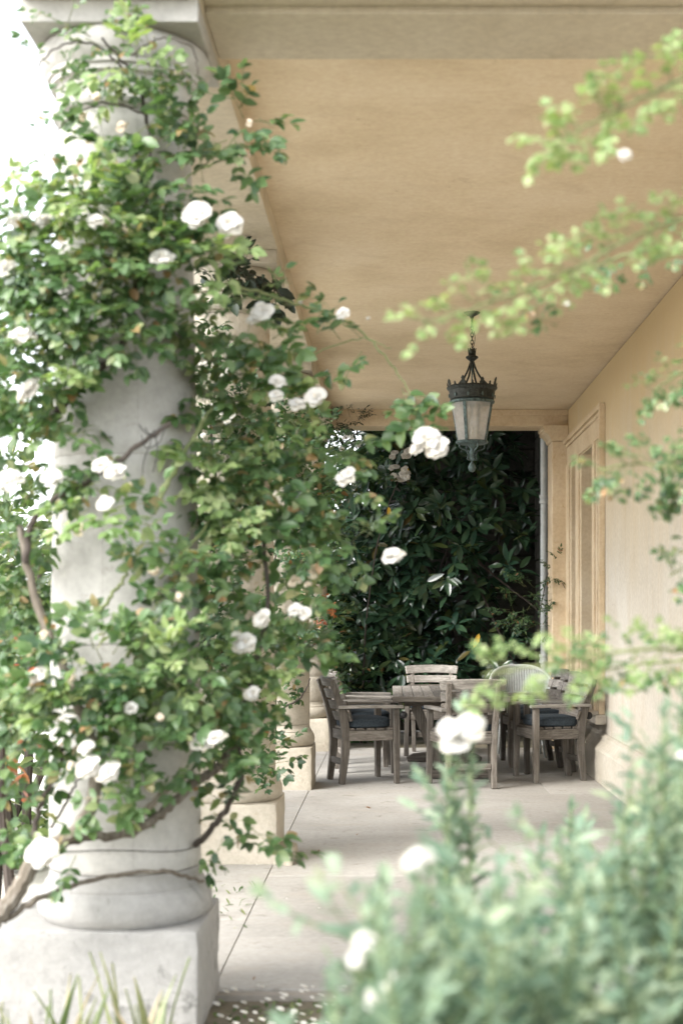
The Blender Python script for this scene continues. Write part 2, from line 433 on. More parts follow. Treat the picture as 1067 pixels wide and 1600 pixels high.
# ================================================================== SETTING
g = MB(); g.add([(-400,-60,-.03),(400,-60,-.03),(400,700,-.03),(-400,700,-.03)], [(0,1,2,3)])
tag(g.build('ground', M['soil']), kind='structure')
g = MB(); g.add([(-9,4.1,-.018),(-1.42,4.1,-.018),(-1.42,24,-.018),(-9,24,-.018)], [(0,1,2,3)])
tag(g.build('garden_path', M['gravel']), kind='structure')
g = MB(); g.add([(-60,26,-.02),(60,26,-.02),(60,120,-.02),(-60,120,-.02)], [(0,1,2,3)])
tag(g.build('lawn', M['grass']), kind='structure')

# floor of the loggia: mortar bed with single slabs
fl = MB().box(-1.42, 1.76, 5.30, 15.32, -.10, -.008).build('loggia_floor', M['joint'])
tag(fl, 'pale sandstone flag floor of the loggia', None, kind='structure')
rnd = random.Random(5)
xs_l = (-1.42, -.675)
rows = [5.36, 6.22, 7.70, 9.35, 11.28, 12.75, 14.1, 15.3]
g_ = .002
def slab(x0, x1, y0, y1):
    dz = rnd.uniform(-.0015, .0015)
    MB().box(x0+(g_ if x0 < -.6 else .0012), x1-(g_ if x1 < -.6 else .0012), y0+.0015, y1-.0015, -.06, 0.0+dz).build('paving_slab', M['pave'], fl, bevel=.003, seg=1)
for i in range(len(rows)-1):
    cuts = [-.675, 1.25, 1.76] if i % 2 == 0 else [-.675, 1.76]
    for a, b_ in zip(cuts[:-1], cuts[1:]): slab(a, b_, rows[i], rows[i+1])
for a, b_ in zip([5.42, 6.6, 7.98, 8.75, 9.9, 11.5, 12.2, 13.6], [6.6, 7.98, 8.75, 9.9, 11.5, 12.2, 13.6, 15.3]):
    slab(-1.42, -.675, a, b_)

# ------------------------------------------------------------------ house
HC, HB = 3.61, 3.49
WX = 1.86
house = empty('house', (WX, 10, 0))
tag(house, 'cream stone house with covered loggia, ochre ceiling and tall mullioned window', 'house')
def hpart(mb, name, mat, **k):
    o = mb.build(name, mat, None, **k); o.parent = house
    o.matrix_parent_inverse = Matrix.Translation((-WX, -10, 0)); KIDS.setdefault('house', []).append(o); return o
WY0, WY1, WZ0, WZ1 = 12.45, 15.30, .55, 3.28
WZ1 = 3.0
w = MB()
w.box(WX, 2.5, 4.75, WY0, 0, HC-.012); w.box(WX, 2.5, WY0, WY1, 0, WZ0-.06); w.box(WX, 2.5, WY0, WY1, WZ1, HC-.012); w.box(WX, 2.5, WY1, 15.55, 0, HC-.012)
hpart(w, 'wall', M['wall'])
hpart(MB().box(2.36, 2.46, WY0-.02, WY1+.02, WZ0-.08, WZ1+.02), 'room_lining', M['joint'])
hpart(MB().box(-1.25, 2.5, 4.80, 15.55, HC, 4.35), 'ceiling', M['ceil'])
hpart(MB().box(-1.35, 9, 4.70, 15.65, 4.352, 4.5), 'roof', M['col'])
hpart(MB().box(2.0, 9, 4.9, 15.5, 4.502, 7.6), 'unseen_upper_wall', M['wall'])  # unseen upper storey, added to block part of the sky light
hpart(MB().box(2.502, 9, 4.75, 15.55, 0, 4.348), 'side_wall', M['wall'])
# long beam over the columns, cross beam at each end
bm_ = MB().box(-1.25, -.65, 4.74, 15.55, HB, HC-.001)
hpart(bm_, 'column_beam', M['soffit'], bevel=.006)
hpart(MB().box(-1.27, -.652, 4.70, 4.738, HB+.01, 4.34), 'front_fascia', M['col'])
hpart(MB().box(-.648, WX-.002, 4.93, 5.33, HB+.002, HC-.001), 'cross_beam', M['soffit'], bevel=.004)
hpart(MB().box(-.648, WX-.002, 4.74, 4.928, HB+.03, HC-.001), 'cross_beam_fillet', M['soffit'])
fb = MB()
fb.box(-.648, WX-.002, 15.12, 15.5, 3.435, HC-.002)
hpart(fb, 'far_beam', M['trim'], bevel=.006)
hpart(MB().box(-.648, WX-.002, 15.085, 15.119, 3.545, HC-.002), 'far_beam_fillet', M['trim'], bevel=.006)
# skirting course
hpart(MB().extrude_y([(1.858,0),(1.745,0),(1.745,.27),(1.755,.29),(1.78,.31),(1.805,.335),(1.815,.37),(1.835,.385),(1.858,.39)], 4.8, 15.1), 'wall_plinth', M['warm'])
# window with stone architrave, two mullions, three lights
win = hpart(MB().box(2.30, 2.33, WY0, WY1, WZ0-.05, WZ1), 'window', M['joint'])
def wpart(mb, name, mat, **k):
    o = mb.build(name, mat, None, **k); o.parent = win; o.matrix_parent_inverse = Matrix.Translation((-WX, -10, 0)) if False else Matrix()
    return o
def arch(x0, x1, inset, wd, name, mat, bev=.006):
    y0, y1, z0, z1 = WY0+inset, 15.42-inset, WZ0, 3.28-inset
    wpart(MB().box(x0, x1, y0, y0+wd, z0, z1), name, mat, bevel=bev)
    wpart(MB().box(x0, x1, y0+wd+.001, min(y1, 15.07), z1-wd, z1), name, mat, bevel=bev)
arch(1.805, 1.858, 0, .045, 'frame_moulding', M['trim'])
arch(1.832, 1.858, .046, .035, 'frame_moulding', M['trim'])
wpart(MB().box(1.846, 1.858, WY0+.082, 15.07, WZ1+.015, 3.198), 'header_stone', M['trim'], bevel=.004)
piers = [(WY0-.01, 12.60), (12.87, 13.20), (13.96, 14.38), (14.74, WY1+.01)]
for a, b_ in piers:
    ya = max(a, WY0+.082)
    wpart(MB().box(1.846, 2.29, ya, b_, WZ0+.001, WZ1+.012), 'mullion', M['trim'], bevel=.012)
    if b_ - ya > .2: wpart(MB().box(1.834, 1.845, ya+.09, b_-.09, WZ0+.001, WZ1+.010), 'mullion_roll', M['trim'], bevel=.005)
lights = [(12.60, 12.87), (13.20, 13.96), (14.38, 14.74)]
for a, b_ in lights:
    wpart(MB().box(2.09, 2.10, a+.05, b_-.05, WZ0+.06, WZ1-.06), 'pane', M['pane'])
    for q in ((a+.001, a+.05, WZ0+.003, WZ1-.001), (b_-.05, b_-.001, WZ0+.003, WZ1-.001), (a+.051, b_-.051, WZ0+.003, WZ0+.06), (a+.051, b_-.051, WZ1-.06, WZ1-.001), (a+.051, b_-.051, 1.75, 1.79)):
        wpart(MB().box(1.985, 2.12, *q), 'casement', M['paint'], bevel=.004)
wpart(MB().box(1.765, 2.16, WY0-.05, 15.07, WZ0-.085, WZ0), 'sill', M['wall'], bevel=.012)
# pilaster at the far corner
hpart(MB().box(1.69, 1.856, 15.08, 15.5, 0, 3.27), 'pilaster', M['trim'], bevel=.012)
hpart(MB().extrude_y([(1.856,3.272),(1.685,3.272),(1.67,3.285),(1.665,3.31),(1.63,3.35),(1.60,3.36),(1.60,3.395),(1.585,3.40),(1.585,3.434),(1.856,3.434)], 15.03, 15.5), 'pilaster_capital', M['trim'], bevel=.004)
# drainpipe behind it
dp = empty('drainpipe', (1.66, 15.62, 0)); tag(dp, 'pale grey drainpipe running up beside the far pilaster', 'drainpipe')
MB().lathe([(.038,0),(.038,3.6)], 20, cap=True).build('pipe', M['pipe'], dp, smooth=True)
for z in (.95, 2.7):
    MB().lathe([(.039,z-.05),(.052,z-.045),(.052,z-.02),(.045,z-.015),(.045,z+.015),(.052,z+.02),(.052,z+.045),(.039,z+.05)], 20).build('pipe_collar', M['pipe'], dp, smooth=True)

# ------------------------------------------------------------------ columns
def column(cy, label, shaftm, plinthm, wide=0.0):
    c = empty('column', (-.955, cy, 0)); tag(c, label, 'column', 'loggia columns')
    rough_block(-.3-wide, .3, -.3, .3, -.02, .34, 'plinth', plinthm, c, bevel=.014, amp=.005, cuts=12, chip=.012)
    base = [(.02,.341),(.285,.341),(.303,.36),(.309,.39),(.306,.42),(.292,.45),(.282,.458),(.282,.468),(.270,.482),(.266,.505),(.266,.518),(.02,.519)]
    MB().lathe(base, 64).build('base', plinthm, c, smooth=True, angle=35)
    def rad(z): t = (z-.52)/(3.15-.52); return .268 - .036*t**1.5
    core = [(rad(z)-.005, z) for z in np.linspace(.52, 3.15, 12)]
    MB().lathe(core, 48).build('shaft_core', M['joint'], c, smooth=True)
    zs = [.521, .78, 1.96, 3.15]
    for i in range(3):
        off = [R(-74), R(-97), R(-70)][i]
        for h in range(2):
            a0 = off + h*math.pi + .0016; a1 = off + (h+1)*math.pi - .0016
            z0, z1 = zs[i]+.0008, zs[i+1]-.0008
            prof = [(rad(z0)-.03, z0), (rad(z0)-.002, z0), (rad(z0), z0+.003)] + [(rad(z), z) for z in np.linspace(z0+.05, z1-.05, 8)] + [(rad(z1), z1-.003), (rad(z1)-.002, z1), (rad(z1)-.03, z1)]
            MB().lathe(prof, 32, a0=a0, a1=a1).build('shaft_drum', shaftm, c, smooth=True, angle=50)
    cap = [(.02,3.151),(.236,3.151),(.240,3.16),(.252,3.165),(.258,3.18),(.252,3.195),(.240,3.20),(.240,3.255),(.244,3.265),(.262,3.272),(.262,3.290),(.272,3.295),(.272,3.31),(.286,3.325),(.299,3.355),(.302,3.38),(.296,3.40),(.288,3.409),(.02,3.41)]
    MB().lathe(cap, 64).build('capital', shaftm, c, smooth=True, angle=30)
    MB().box(-.3, .3, -.3, .3, 3.411, HB-.001).build('abacus', shaftm, c, bevel=.006)
    return c
column(5.10, 'large foreground column wrapped by the white climbing rose', M['col'], M['plinth'], wide=.12)
column(8.37, 'second column from the camera, half hidden behind rose leaves, on a rough plinth', M['warm'], M['warm'])
column(11.85, 'third column beside the outdoor chairs, on a bright tooled plinth', M['warm'], M['warm'])
column(15.18, 'farthest column at the end corner of the loggia behind the chairs', M['warm'], M['warm'])
# broken stone chip at the foot of the second plinth
o = rough_block(-.67, -.56, 8.02, 8.42, 0, .075, 'stone_block', M['warm'], None, bevel=.018, amp=.012, cuts=5, freq=12)
tag(o, 'low rough stone lying against the foot of the second plinth', 'stone')

# ------------------------------------------------------------------ dark garden wall behind
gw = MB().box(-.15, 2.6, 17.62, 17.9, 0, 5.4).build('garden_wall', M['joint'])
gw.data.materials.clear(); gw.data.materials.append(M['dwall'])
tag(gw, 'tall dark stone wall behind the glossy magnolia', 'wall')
z = 0.0; r_ = random.Random(3); row = 0
while z < 5.3:
    h = r_.choice((.2, .24, .28)); x = -.15 - (row % 2)*.0
    while x < 2.55:
        L = r_.uniform(.34, .62)
        x1 = min(x+L, 2.6)
        d = r_.uniform(0, .018)
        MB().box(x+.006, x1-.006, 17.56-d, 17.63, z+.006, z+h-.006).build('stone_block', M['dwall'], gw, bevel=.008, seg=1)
        x = x1
    z += h; row += 1
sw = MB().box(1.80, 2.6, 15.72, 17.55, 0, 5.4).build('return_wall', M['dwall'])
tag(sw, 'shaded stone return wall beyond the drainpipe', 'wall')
z = 0.0
while z < 4.6:
    y = 15.72
    while y < 17.5:
        y1 = min(y + r_.uniform(.4, .7), 17.55)
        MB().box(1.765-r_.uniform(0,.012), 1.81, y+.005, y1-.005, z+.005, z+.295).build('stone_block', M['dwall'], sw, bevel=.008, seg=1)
        y = y1
    z += .3

# ================================================================== FURNITURE
def make_chair():
    c = empty('garden_armchair')
    X, Y_, Z_ = M['woodx'], M['woody'], M['woodz']
    for s in (-1, 1):
        MB().beam([(s*.27, .225, 0), (s*.262, .222, .40), (s*.262, .222, .632)], .05, [.042, .055, .05], (1,0,0)).build('front_leg', Z_, c, bevel=.004, seg=1)
        pts = catmull([(s*.185, -.235, 0), (s*.19, -.205, .25), (s*.195, -.205, .45), (s*.20, -.25, .66), (s*.205, -.325, .875)], 4)
        MB().beam(pts, .042, [.05+.02*math.sin(math.pi*i/(len(pts)-1)) for i in range(len(pts))], (1,0,0)).build('rear_leg', Z_, c, bevel=.004, seg=1)
        MB().beam([(s*.205, -.175, .405), (s*.255, .195, .405)], .028, .085, (1,0,0)).build('side_rail', Y_, c, bevel=.004, seg=1)
        MB().beam(catmull([(s*.235, -.275, .650), (s*.255, -.1, .652), (s*.275, .1, .650), (s*.275, .275, .646)], 4), .062, .026, (1,0,0)).build('arm', M['paley'], c, bevel=.006)
    MB().box(-.236, .236, .205, .235, .365, .447).build('front_rail', X, c, bevel=.004, seg=1)
    MB().box(-.172, .172, -.215, -.187, .365, .447).build('rear_rail', X, c, bevel=.004, seg=1)
    MB().box(-.164, .164, -.232, -.208, .155, .205).build('stretcher', X, c, bevel=.004, seg=1)
    for i, y in enumerate((-.16, -.075, .01, .095, .18)):
        hw = .20 + .055*(y+.2)/.42
        MB().box(-hw, hw, y-.034, y+.034, .449, .468).build('seat_slat', X, c, bevel=.004, seg=1)
    for i, zc in enumerate((.565, .662, .757, .852)):
        yb = -.215 - (zc-.56)*.36
        hw = .235 + .012*i
        pts = [(hw*t, yb + .062*t*t - .012, zc + (.010*(1-t*t) if i == 3 else 0)) for t in np.linspace(-1, 1, 9)]
        MB().beam(pts, .078 if i < 3 else .085, .022, (0, -.33, 1)).build('back_slat', M['palex'] if i > 1 else X, c, bevel=.004, seg=1)
    return c
def make_cushion():
    bm = bmesh.new()
    pts = []
    for i in range(40):
        a = 2*math.pi*i/40
        ca, sa = math.cos(a), math.sin(a)
        k = 4.0
        r = (abs(ca)**k + abs(sa)**k)**(-1/k)
        x, y = .232*r*ca, .205*r*sa + .005
        x *= .93 + .16*(y+.2)
        pts.append((x, y))
    layers = [(0, .80), (.002, .95), (.012, .995), (.018, 1.0), (.056, 1.0), (.062, .995), (.076, .95), (.084, .80), (.091, .45), (.092, .0)]
    vs = []; rings = []
    for z, s in layers:
        rings.append([bm.verts.new((x*s, y*s, z + (.006*noise.noise(Vector((x*s*9, y*s*9, 1))) if z > .05 else 0))) for x, y in pts] if s > 0 else [bm.verts.new((0, 0, z))])
    bm.faces.new(rings[0][::-1])
    for a, b_ in zip(rings[:-1], rings[1:]):
        for i in range(40):
            j = (i+1) % 40
            if len(b_) == 1: bm.faces.new((a[i], a[j], b_[0]))
            else: bm.faces.new((a[i], a[j], b_[j], b_[i]))
    me = bpy.data.meshes.new('cushion'); bm.to_mesh(me); bm.free()
    me.polygons.foreach_set('use_smooth', [True]*len(me.polygons)); me.materials.append(M['cushion'])
    return me
cush = make_cushion()
pipe_me = MB()
ring = []
for i in range(41):
    a = 2*math.pi*i/40; ca, sa = math.cos(a), math.sin(a)
    r = (abs(ca)**4 + abs(sa)**4)**-.25
    x, y = .234*r*ca, .207*r*sa + .005
    ring.append((x*(.93+.16*(y+.2)), y, .059))
pipe_me.tube(ring, .005, 6)
pipe_mesh = pipe_me.mesh('piping', M['cushion'], smooth=True)

proto = make_chair()
CH = [
 ((.61, 11.83), 9, 'weathered teak armchair seen from behind at the near end of the table', 'slate blue seat pad on the chair seen from behind'),
 ((-.26, 12.21), -72, 'weathered teak armchair beside the third column plinth, turned towards the table', 'slate blue seat pad on the armchair beside the third column plinth'),
 ((-.25, 13.02), -82, 'middle teak armchair of the three along the column side of the table', 'seat pad on the middle armchair along the column side'),
 ((-.27, 13.76), -86, 'farthest teak armchair of the three along the column side of the table', 'seat pad on the farthest armchair along the column side'),
 ((.41, 14.62), 180, 'dark weathered armchair at the far end of the table facing the camera', 'seat pad on the armchair at the far table end'),
 ((1.37, 12.35), 103, 'weathered teak armchair nearest the camera along the house wall', 'dark slate seat pad on the near armchair by the house wall'),
 ((1.37, 13.04), 101, 'second teak armchair along the house wall, behind the near one', 'dark slate seat pad on the second armchair by the house wall'),
 ((1.34, 13.70), 98, 'third teak armchair along the house wall, in front of the pale wicker chair', 'dark slate seat pad on the third armchair by the house wall'),
]
CHAIRS = []
for i, ((x, y), rz, lab, clab) in enumerate(CH):
    c = proto if i == 0 else copy_tree(proto)
    CHAIRS.append(c)
    c.location = (x, y, 0); c.rotation_euler = (0, 0, R(rz))
    tag(c, lab, 'chair', 'teak armchairs around the table')
    k = link('seat_cushion', cush); k.location = (x, y, .469); k.rotation_euler = (0, 0, R(rz))
    tag(k, clab, 'cushion', 'slate blue seat cushions')
    link('piping', pipe_mesh, k)

# table
tb = empty('garden_table', (.5, 13.08, 0)); tag(tb, 'long weathered teak plank table between the two rows of armchairs', 'table')
nb = 11; bw = 1.0/nb
for i in range(nb):
    MB().box(-.5+i*bw+.003, -.5+(i+1)*bw-.003, -.955, .955, .697, .728).build('plank', M['paley'], tb, bevel=.003, seg=1)
MB().box(-.5, .5, -.985, -.958, .680, .726).build('end_board', M['woodx'], tb, bevel=.003, seg=1)
MB().box(-.5, .5, .958, .985, .680, .726).build('end_board', M['woodx'], tb, bevel=.003, seg=1)
for s in (-1, 1):
    MB().box(s*.43-.02, s*.43+.02, -.93, .93, .63, .696).build('apron', M['woody'], tb, bevel=.003, seg=1)
    y = s*.70
    MB().box(-.40, .40, y-.035, y+.035, .63, .695).build('cross_bearer', M['woodx'], tb, bevel=.004, seg=1)
    for q in (-1, 1):
        MB().beam([(q*.09, y, .10), (q*.30, y, .63)], .06, .085, (0,1,0)).build('leg', M['woodz'], tb, bevel=.004, seg=1)
    ft = MB().beam([(-.36, y, .028), (-.30, y, .045), (-.1, y, .055), (.1, y, .055), (.30, y, .045), (.36, y, .028)], .075, [.04,.075,.105,.105,.075,.04], (0,1,0))
    ft.build('foot', M['woodx'], tb, bevel=.006)
MB().box(-.03, .03, -.66, .66, .13, .20).build('stretcher', M['woody'], tb, bevel=.004, seg=1)

# pale wicker tub chair
wk = empty('wicker_chair', (1.30, 14.38, 0), R(0)); tag(wk, 'pale painted wicker tub chair with a rounded back', 'chair')
def tub(a, t):                 # a: -1..1 round the back (0 = middle of back), t: 0 seat .. 1 rim ; chair faces -y
    ang = a*R(112)
    top = .90 - .30*max(0, abs(a)-.12)**1.7
    z = .36 + (top-.36)*t
    fl_ = 1 + .10*t
    return Vector((.28*fl_*math.sin(ang), .26*fl_*math.cos(ang) + .10*t*t*max(0, math.cos(ang)), z))
NS = 45
sh = MB()
for i in range(NS):
    a = -1 + 2*i/(NS-1)
    sh.tube([tub(a, t) for t in np.linspace(0, 1, 7)], .0085, 5)
sh.build('woven_back', M['wicker'], wk, smooth=True)
bk = MB(); gv = []
for side in (0, 1):
    for i in range(41):
        for t in np.linspace(0, 1, 7):
            q = tub(-1+2*i/40, t); r2 = Vector((q.x, q.y, 0)); gv.append(tuple(q + (r2.normalized()*(.012 if side else .008))))
fs = []
for i in range(40):
    for j in range(6):
        a_, b2, c_, d_ = i*7+j, i*7+j+1, (i+1)*7+j+1, (i+1)*7+j
        fs += [(a_, b2, c_, d_), (287+a_, 287+d_, 287+c_, 287+b2)]
bk.add(gv, fs); bk.build('woven_lining', M['wicker'], wk, smooth=True)
wv = MB()
for t in np.linspace(.04, .97, 9):
    wv.tube([tub(-1+2*i/40, t) for i in range(41)], .004, 4)
wv.build('weaver_band', M['wicker'], wk, smooth=True)
MB().tube([tub(-1+2*i/48, 1.0) for i in range(49)], .017, 8).build('rim', M['wicker'], wk, smooth=True)
MB().lathe([(.02,.335),(.25,.335),(.285,.35),(.285,.375),(.25,.388),(.02,.39)], 32).build('seat', M['wicker'], wk, smooth=True)
for sx, sy in ((-1,-1),(1,-1),(-1,1),(1,1)):
    MB().tube([(sx*.19, sy*.17, .34), (sx*.22, sy*.20, 0)], [.018,.014], 8).build('leg', M['wicker'], wk, smooth=True)

# small black rubber balls pushed on the chairs by the plinth and by the wall
kb = MB().lathe([(.001,-.034),(.02,-.028),(.032,-.012),(.034,0),(.032,.012),(.02,.028),(.001,.034)], 20).mesh('ball', M['rubber'], smooth=True)
for idx, pos in ((5, at(919, 1118, 12.28)), (1, at(630, 1117, 12.0))):
    ch = CHAIRS[idx]; o = link('end_ball', kb, ch); bpy.context.view_layer.update()
    o.matrix_parent_inverse = ch.matrix_world.inverted(); o.location = pos

# ------------------------------------------------------------------ lantern
LX, LY = .575, 10.3
ln = empty('hanging_lantern', (LX, LY, HC)); tag(ln, 'dark bronze hanging lantern with crown rim and dusty glass on a chain', 'lantern')
k_ = LY/F                                  # metres per photograph pixel at the lantern
def lz(py): return -(py-488)*k_
MB().lathe([(.001,-.045),(.012,-.043),(.016,-.03),(.04,-.018),(.058,-.006),(.06,0)], 24).build('ceiling_rose', M['iron'], ln, smooth=True)
MB().lathe([(.008,lz(495)),(.008,lz(512))], 10).build('stem', M['verdigris'], ln, smooth=True)
ztop, zbot = lz(509), lz(543)
nl = 6
for i in range(nl):
    zc = ztop + (zbot-ztop)*(i+.5)/nl; h = abs(zbot-ztop)/nl*.66
    pts = [(math.cos(a)*.010*(1 if i % 2 == 0 else 0), math.cos(a)*.010*(0 if i % 2 == 0 else 1), zc + math.sin(a)*h) for a in np.linspace(0, 2*math.pi, 15)]
    MB().tube(pts, .0032, 5).build('chain_link', M['iron'], ln, smooth=True)
MB().tube(catmull([(.004,0,lz(512)), (.020,-.005,lz(524)), (.018,0,lz(535)), (.004,0,lz(545))], 6), .0028, 5).build('flex', M['iron'], ln, smooth=True)
crown = MB().lathe([(.001,lz(545)),(.018,lz(546)),(.022,lz(551)),(.026,lz(553)),(.030,lz(555.5)),(.044,lz(557)),(.046,lz(559)),(.030,lz(562)),(.018,lz(564)),(.012,lz(567)),(.001,lz(568))], 20)
crown.build('crown_knop', M['iron'], ln, smooth=True)
def leafspike(px, py, pz, ang, w, h, lean=.25):
    u = Vector((-math.sin(ang), math.cos(ang), 0)); o = Vector((math.cos(ang), math.sin(ang), 0))
    P = Vector((px, py, pz))
    f = [(-.35,0,0),(.35,0,0),(.55,.35,.05),(.30,.55,.10),(.42,.72,.16),(0,1,.30),(-.42,.72,.16),(-.30,.55,.10),(-.55,.35,.05)]
    fr = [tuple(P + u*(a*w) + Vector((0,0,1))*(b_*h) + o*(c*h*lean*3 + .003)) for a, b_, c in f]
    bk = [tuple(P + u*(a*w) + Vector((0,0,1))*(b_*h) + o*(c*h*lean*3 - .003)) for a, b_, c in f]
    n = len(f)
    return fr+bk, [tuple(range(n)), tuple(range(2*n-1, n-1, -1))] + [(i, n+i, n+(i+1) % n, (i+1) % n) for i in range(n)]
for i in range(6):
    a = i*math.pi/3
    mb = MB(); mb.add(*leafspike(.024*math.cos(a), .024*math.sin(a), lz(553), a, .02, .042, .12)); mb.build('knop_leaf', M['iron'], ln)
RT = 40*k_*.92; ROT = R(-90-24)
zr = lz(607)
MB().lathe([(RT*.90,lz(625)),(RT*.93,lz(624)),(RT*.96,lz(618)),(RT*.98,lz(611)),(RT*1.06,lz(608)),(RT*1.08,lz(606)),(RT*1.04,lz(604)),(RT*.90,lz(605)),(RT*.86,lz(612)),(RT*.84,lz(625)),(RT*.90,lz(625))], 40).build('crown_band', M['iron'], ln, smooth=True, angle=25)
MB().lathe([(RT*.88,lz(631)),(RT*.95,lz(630)),(RT*.96,lz(627)),(RT*.90,lz(625.5)),(RT*.80,lz(626)),(RT*.80,lz(631)),(RT*.88,lz(631))], 40).build('glass_ring', M['verdigris'], ln, smooth=True, angle=25)
for i in range(8):
    a = ROT + i*math.pi/4
    mb = MB(); mb.add(*leafspike(RT*1.02*math.cos(a), RT*1.02*math.sin(a), lz(606), a, .036, .068 if i % 2 == 0 else .055, .2)); mb.build('crown_leaf', M['iron'], ln)
    a2 = a + math.pi/8
    mb = MB(); mb.add(*leafspike(RT*1.02*math.cos(a2), RT*1.02*math.sin(a2), lz(606), a2, .018, .034, .2)); mb.build('crown_leaf', M['iron'], ln)
for i in range(10):
    a = ROT + .2 + i*2*math.pi/10
    mb = MB(); mb.add(*leafspike(RT*.985*math.cos(a), RT*.985*math.sin(a), lz(622), a, .016, .026, .02)); mb.build('frieze_leaf', M['verdigris'], ln)
GT, GB = RT*.88, RT*.88*.69
zt, zb = lz(631), lz(689)
for i in range(4):
    a = ROT + i*math.pi/2
    ca, sa = math.cos(a), math.sin(a)
    arm = catmull([(ca*.012, sa*.012, lz(566)), (ca*.03, sa*.03, lz(577)), (ca*RT*.38, sa*RT*.38, lz(590)), (ca*RT*.75, sa*RT*.75, lz(604))], 6)
    MB().tube(arm, .0072, 7).build('arm', M['iron'], ln, smooth=True)
    MB().beam([(ca*(GT+.002), sa*(GT+.002), zt), (ca*(GB+.002), sa*(GB+.002), zb)], .024, .010, (-sa, ca, 0)).build('rib', M['verdigris'], ln, bevel=.002, seg=1)
    g_a0, g_a1 = a+.05, a+math.pi/2-.05
    MB().lathe([(GT-.004, zt), (GB-.004, zb)], 14, a0=g_a0, a1=g_a1).build('pane', M['dusty'], ln, smooth=True)
MB().lathe([(.02,lz(694)),(GB*.9,lz(694)),(GB*1.10,lz(692.5)),(GB*1.14,lz(690.5)),(GB*1.10,lz(689)),(GB*.8,lz(688.5)),(.02,lz(688.5))], 36).build('base_ring', M['verdigris'], ln, smooth=True, angle=25)
MB().tube([(0,0,lz(566)),(0,0,lz(650))], .005, 8).build('center_rod', M['verdigris'], ln, smooth=True)
for i in range(3):
    a = i*2.094+.5; x, y = .035*math.cos(a), .035*math.sin(a)
    MB().lathe([(.001,lz(689)),(.018,lz(687)),(.013,lz(683)),(.011,lz(682)),(.011,lz(667)),(.001,lz(666.8))], 12, x, y).build('candle', M['candle'], ln, smooth=True)
    MB().lathe([(.001,lz(667)),(.009,lz(665)),(.011,lz(661)),(.006,lz(654)),(.001,lz(650))], 12, x, y).build('bulb', M['clear'], ln, smooth=True)
MB().lathe([(.03,lz(694)),(.028,lz(697)),(.012,lz(701)),(.016,lz(706)),(.007,lz(712)),(.012,lz(718)),(.006,lz(721)),(.013,lz(723)),(.026,lz(728)),(.028,lz(731)),(.022,lz(735)),(.001,lz(738))], 20).build('finial', M['verdigris'], ln, smooth=True)
for i in range(4):
    a = ROT + math.pi/4 + i*math.pi/2; ca, sa = math.cos(a), math.sin(a)
    pts = catmull([(ca*GB*.95, sa*GB*.95, lz(693)), (ca*GB*.9, sa*GB*.9, lz(700)), (ca*GB*.45, sa*GB*.45, lz(704)), (ca*.03, sa*.03, lz(711)), (ca*.035, sa*.035, lz(717)), (ca*.012, sa*.012, lz(719))], 5)
    MB().tube(pts, .0055, 6).build('scroll', M['verdigris'], ln, smooth=True)

# ================================================================== PLANTS
def leaflet_template(wr, fold=.10, droop=.12):
    t = [(0,0),( .34,0),(.70,0),(1.0,0)]
    z = lambda x, y: fold*abs(y)/max(wr,.01)*wr*1.6 - droop*x*x
    s = [(.16,.36),(.48,.5),(.80,.30)]
    vs = [(x, 0, z(x, 0)) for x, _ in t]
    for sg in (1, -1):
        vs += [(x, sg*y*wr, z(x, y*wr)) for x, y in s]
    L, Rr = (4,5,6), (7,8,9)
    fs = [(0,1,L[1],L[0]), (1,2,L[2],L[1]), (2,3,L[2]), (0,Rr[0],Rr[1],1), (1,Rr[1],Rr[2],2), (2,Rr[2],3)]
    return np.array(vs, float), fs

def compound_template(rng, pairs=2, wr=.66, term=.44):
    V = []; Fc = []
    def addl(x, ang, L, tilt):
        v, f = leaflet_template(wr*rng.uniform(.88,1.1), rng.uniform(.08,.28), rng.uniform(.05,.35))
        v = v*L
        m = Matrix.Translation((x, 0, -.10*x*x)) @ Matrix.Rotation(ang, 4, 'Z') @ Matrix.Rotation(tilt, 4, 'X') @ Matrix.Rotation(rng.uniform(-.25,.35), 4, 'Y')
        m = np.array(m)
        v = v @ m[:3,:3].T + m[:3,3]
        b = sum(len(a) for a in V); V.append(v); Fc.extend([tuple(i+b for i in q) for q in f])
    addl(1-term, 0, term, rng.uniform(-.3,.3))
    for k in range(pairs):
        x = .22 + (.62-.22)*k/max(1, pairs-1) if pairs > 1 else .45
        for sg in (1, -1):
            addl(x + rng.uniform(-.03,.03), sg*rng.uniform(.8,1.15), rng.uniform(.30,.40)*(term/.44), sg*rng.uniform(-.2,.5))
    b = sum(len(a) for a in V)
    V.append(np.array([(0,.012,0),(0,-.012,0),(.6,-.008,-.04),(.6,.008,-.04)])); Fc.append((b,b+1,b+2,b+3))
    return np.vstack(V), Fc

_rng = random.Random(77)
T_ROSE = [compound_template(_rng) for _ in range(8)]
T_PINN = [compound_template(_rng, 4, .42, .24) for _ in range(4)]
T_OVAL = [leaflet_template(.62, .2, d) for d in (.05, .2, .4)]
T_LANCE = [leaflet_template(.36, .15, d) for d in (.0, .12, .3)]
T_NARROW = [leaflet_template(.26, .2, d) for d in (.0, .15, .35)]

def frame(d, nrm):
    d = d.normalized(); nrm = nrm - d*nrm.dot(d)
    if nrm.length < 1e-4: nrm = d.orthogonal()
    nrm.normalize(); y = nrm.cross(d)
    return Matrix(((d.x, y.x, nrm.x), (d.y, y.y, nrm.y), (d.z, y.z, nrm.z)))

def rv(rng):
    while True:
        v = Vector((rng.uniform(-1,1), rng.uniform(-1,1), rng.uniform(-1,1)))
        if .05 < v.length < 1: return v

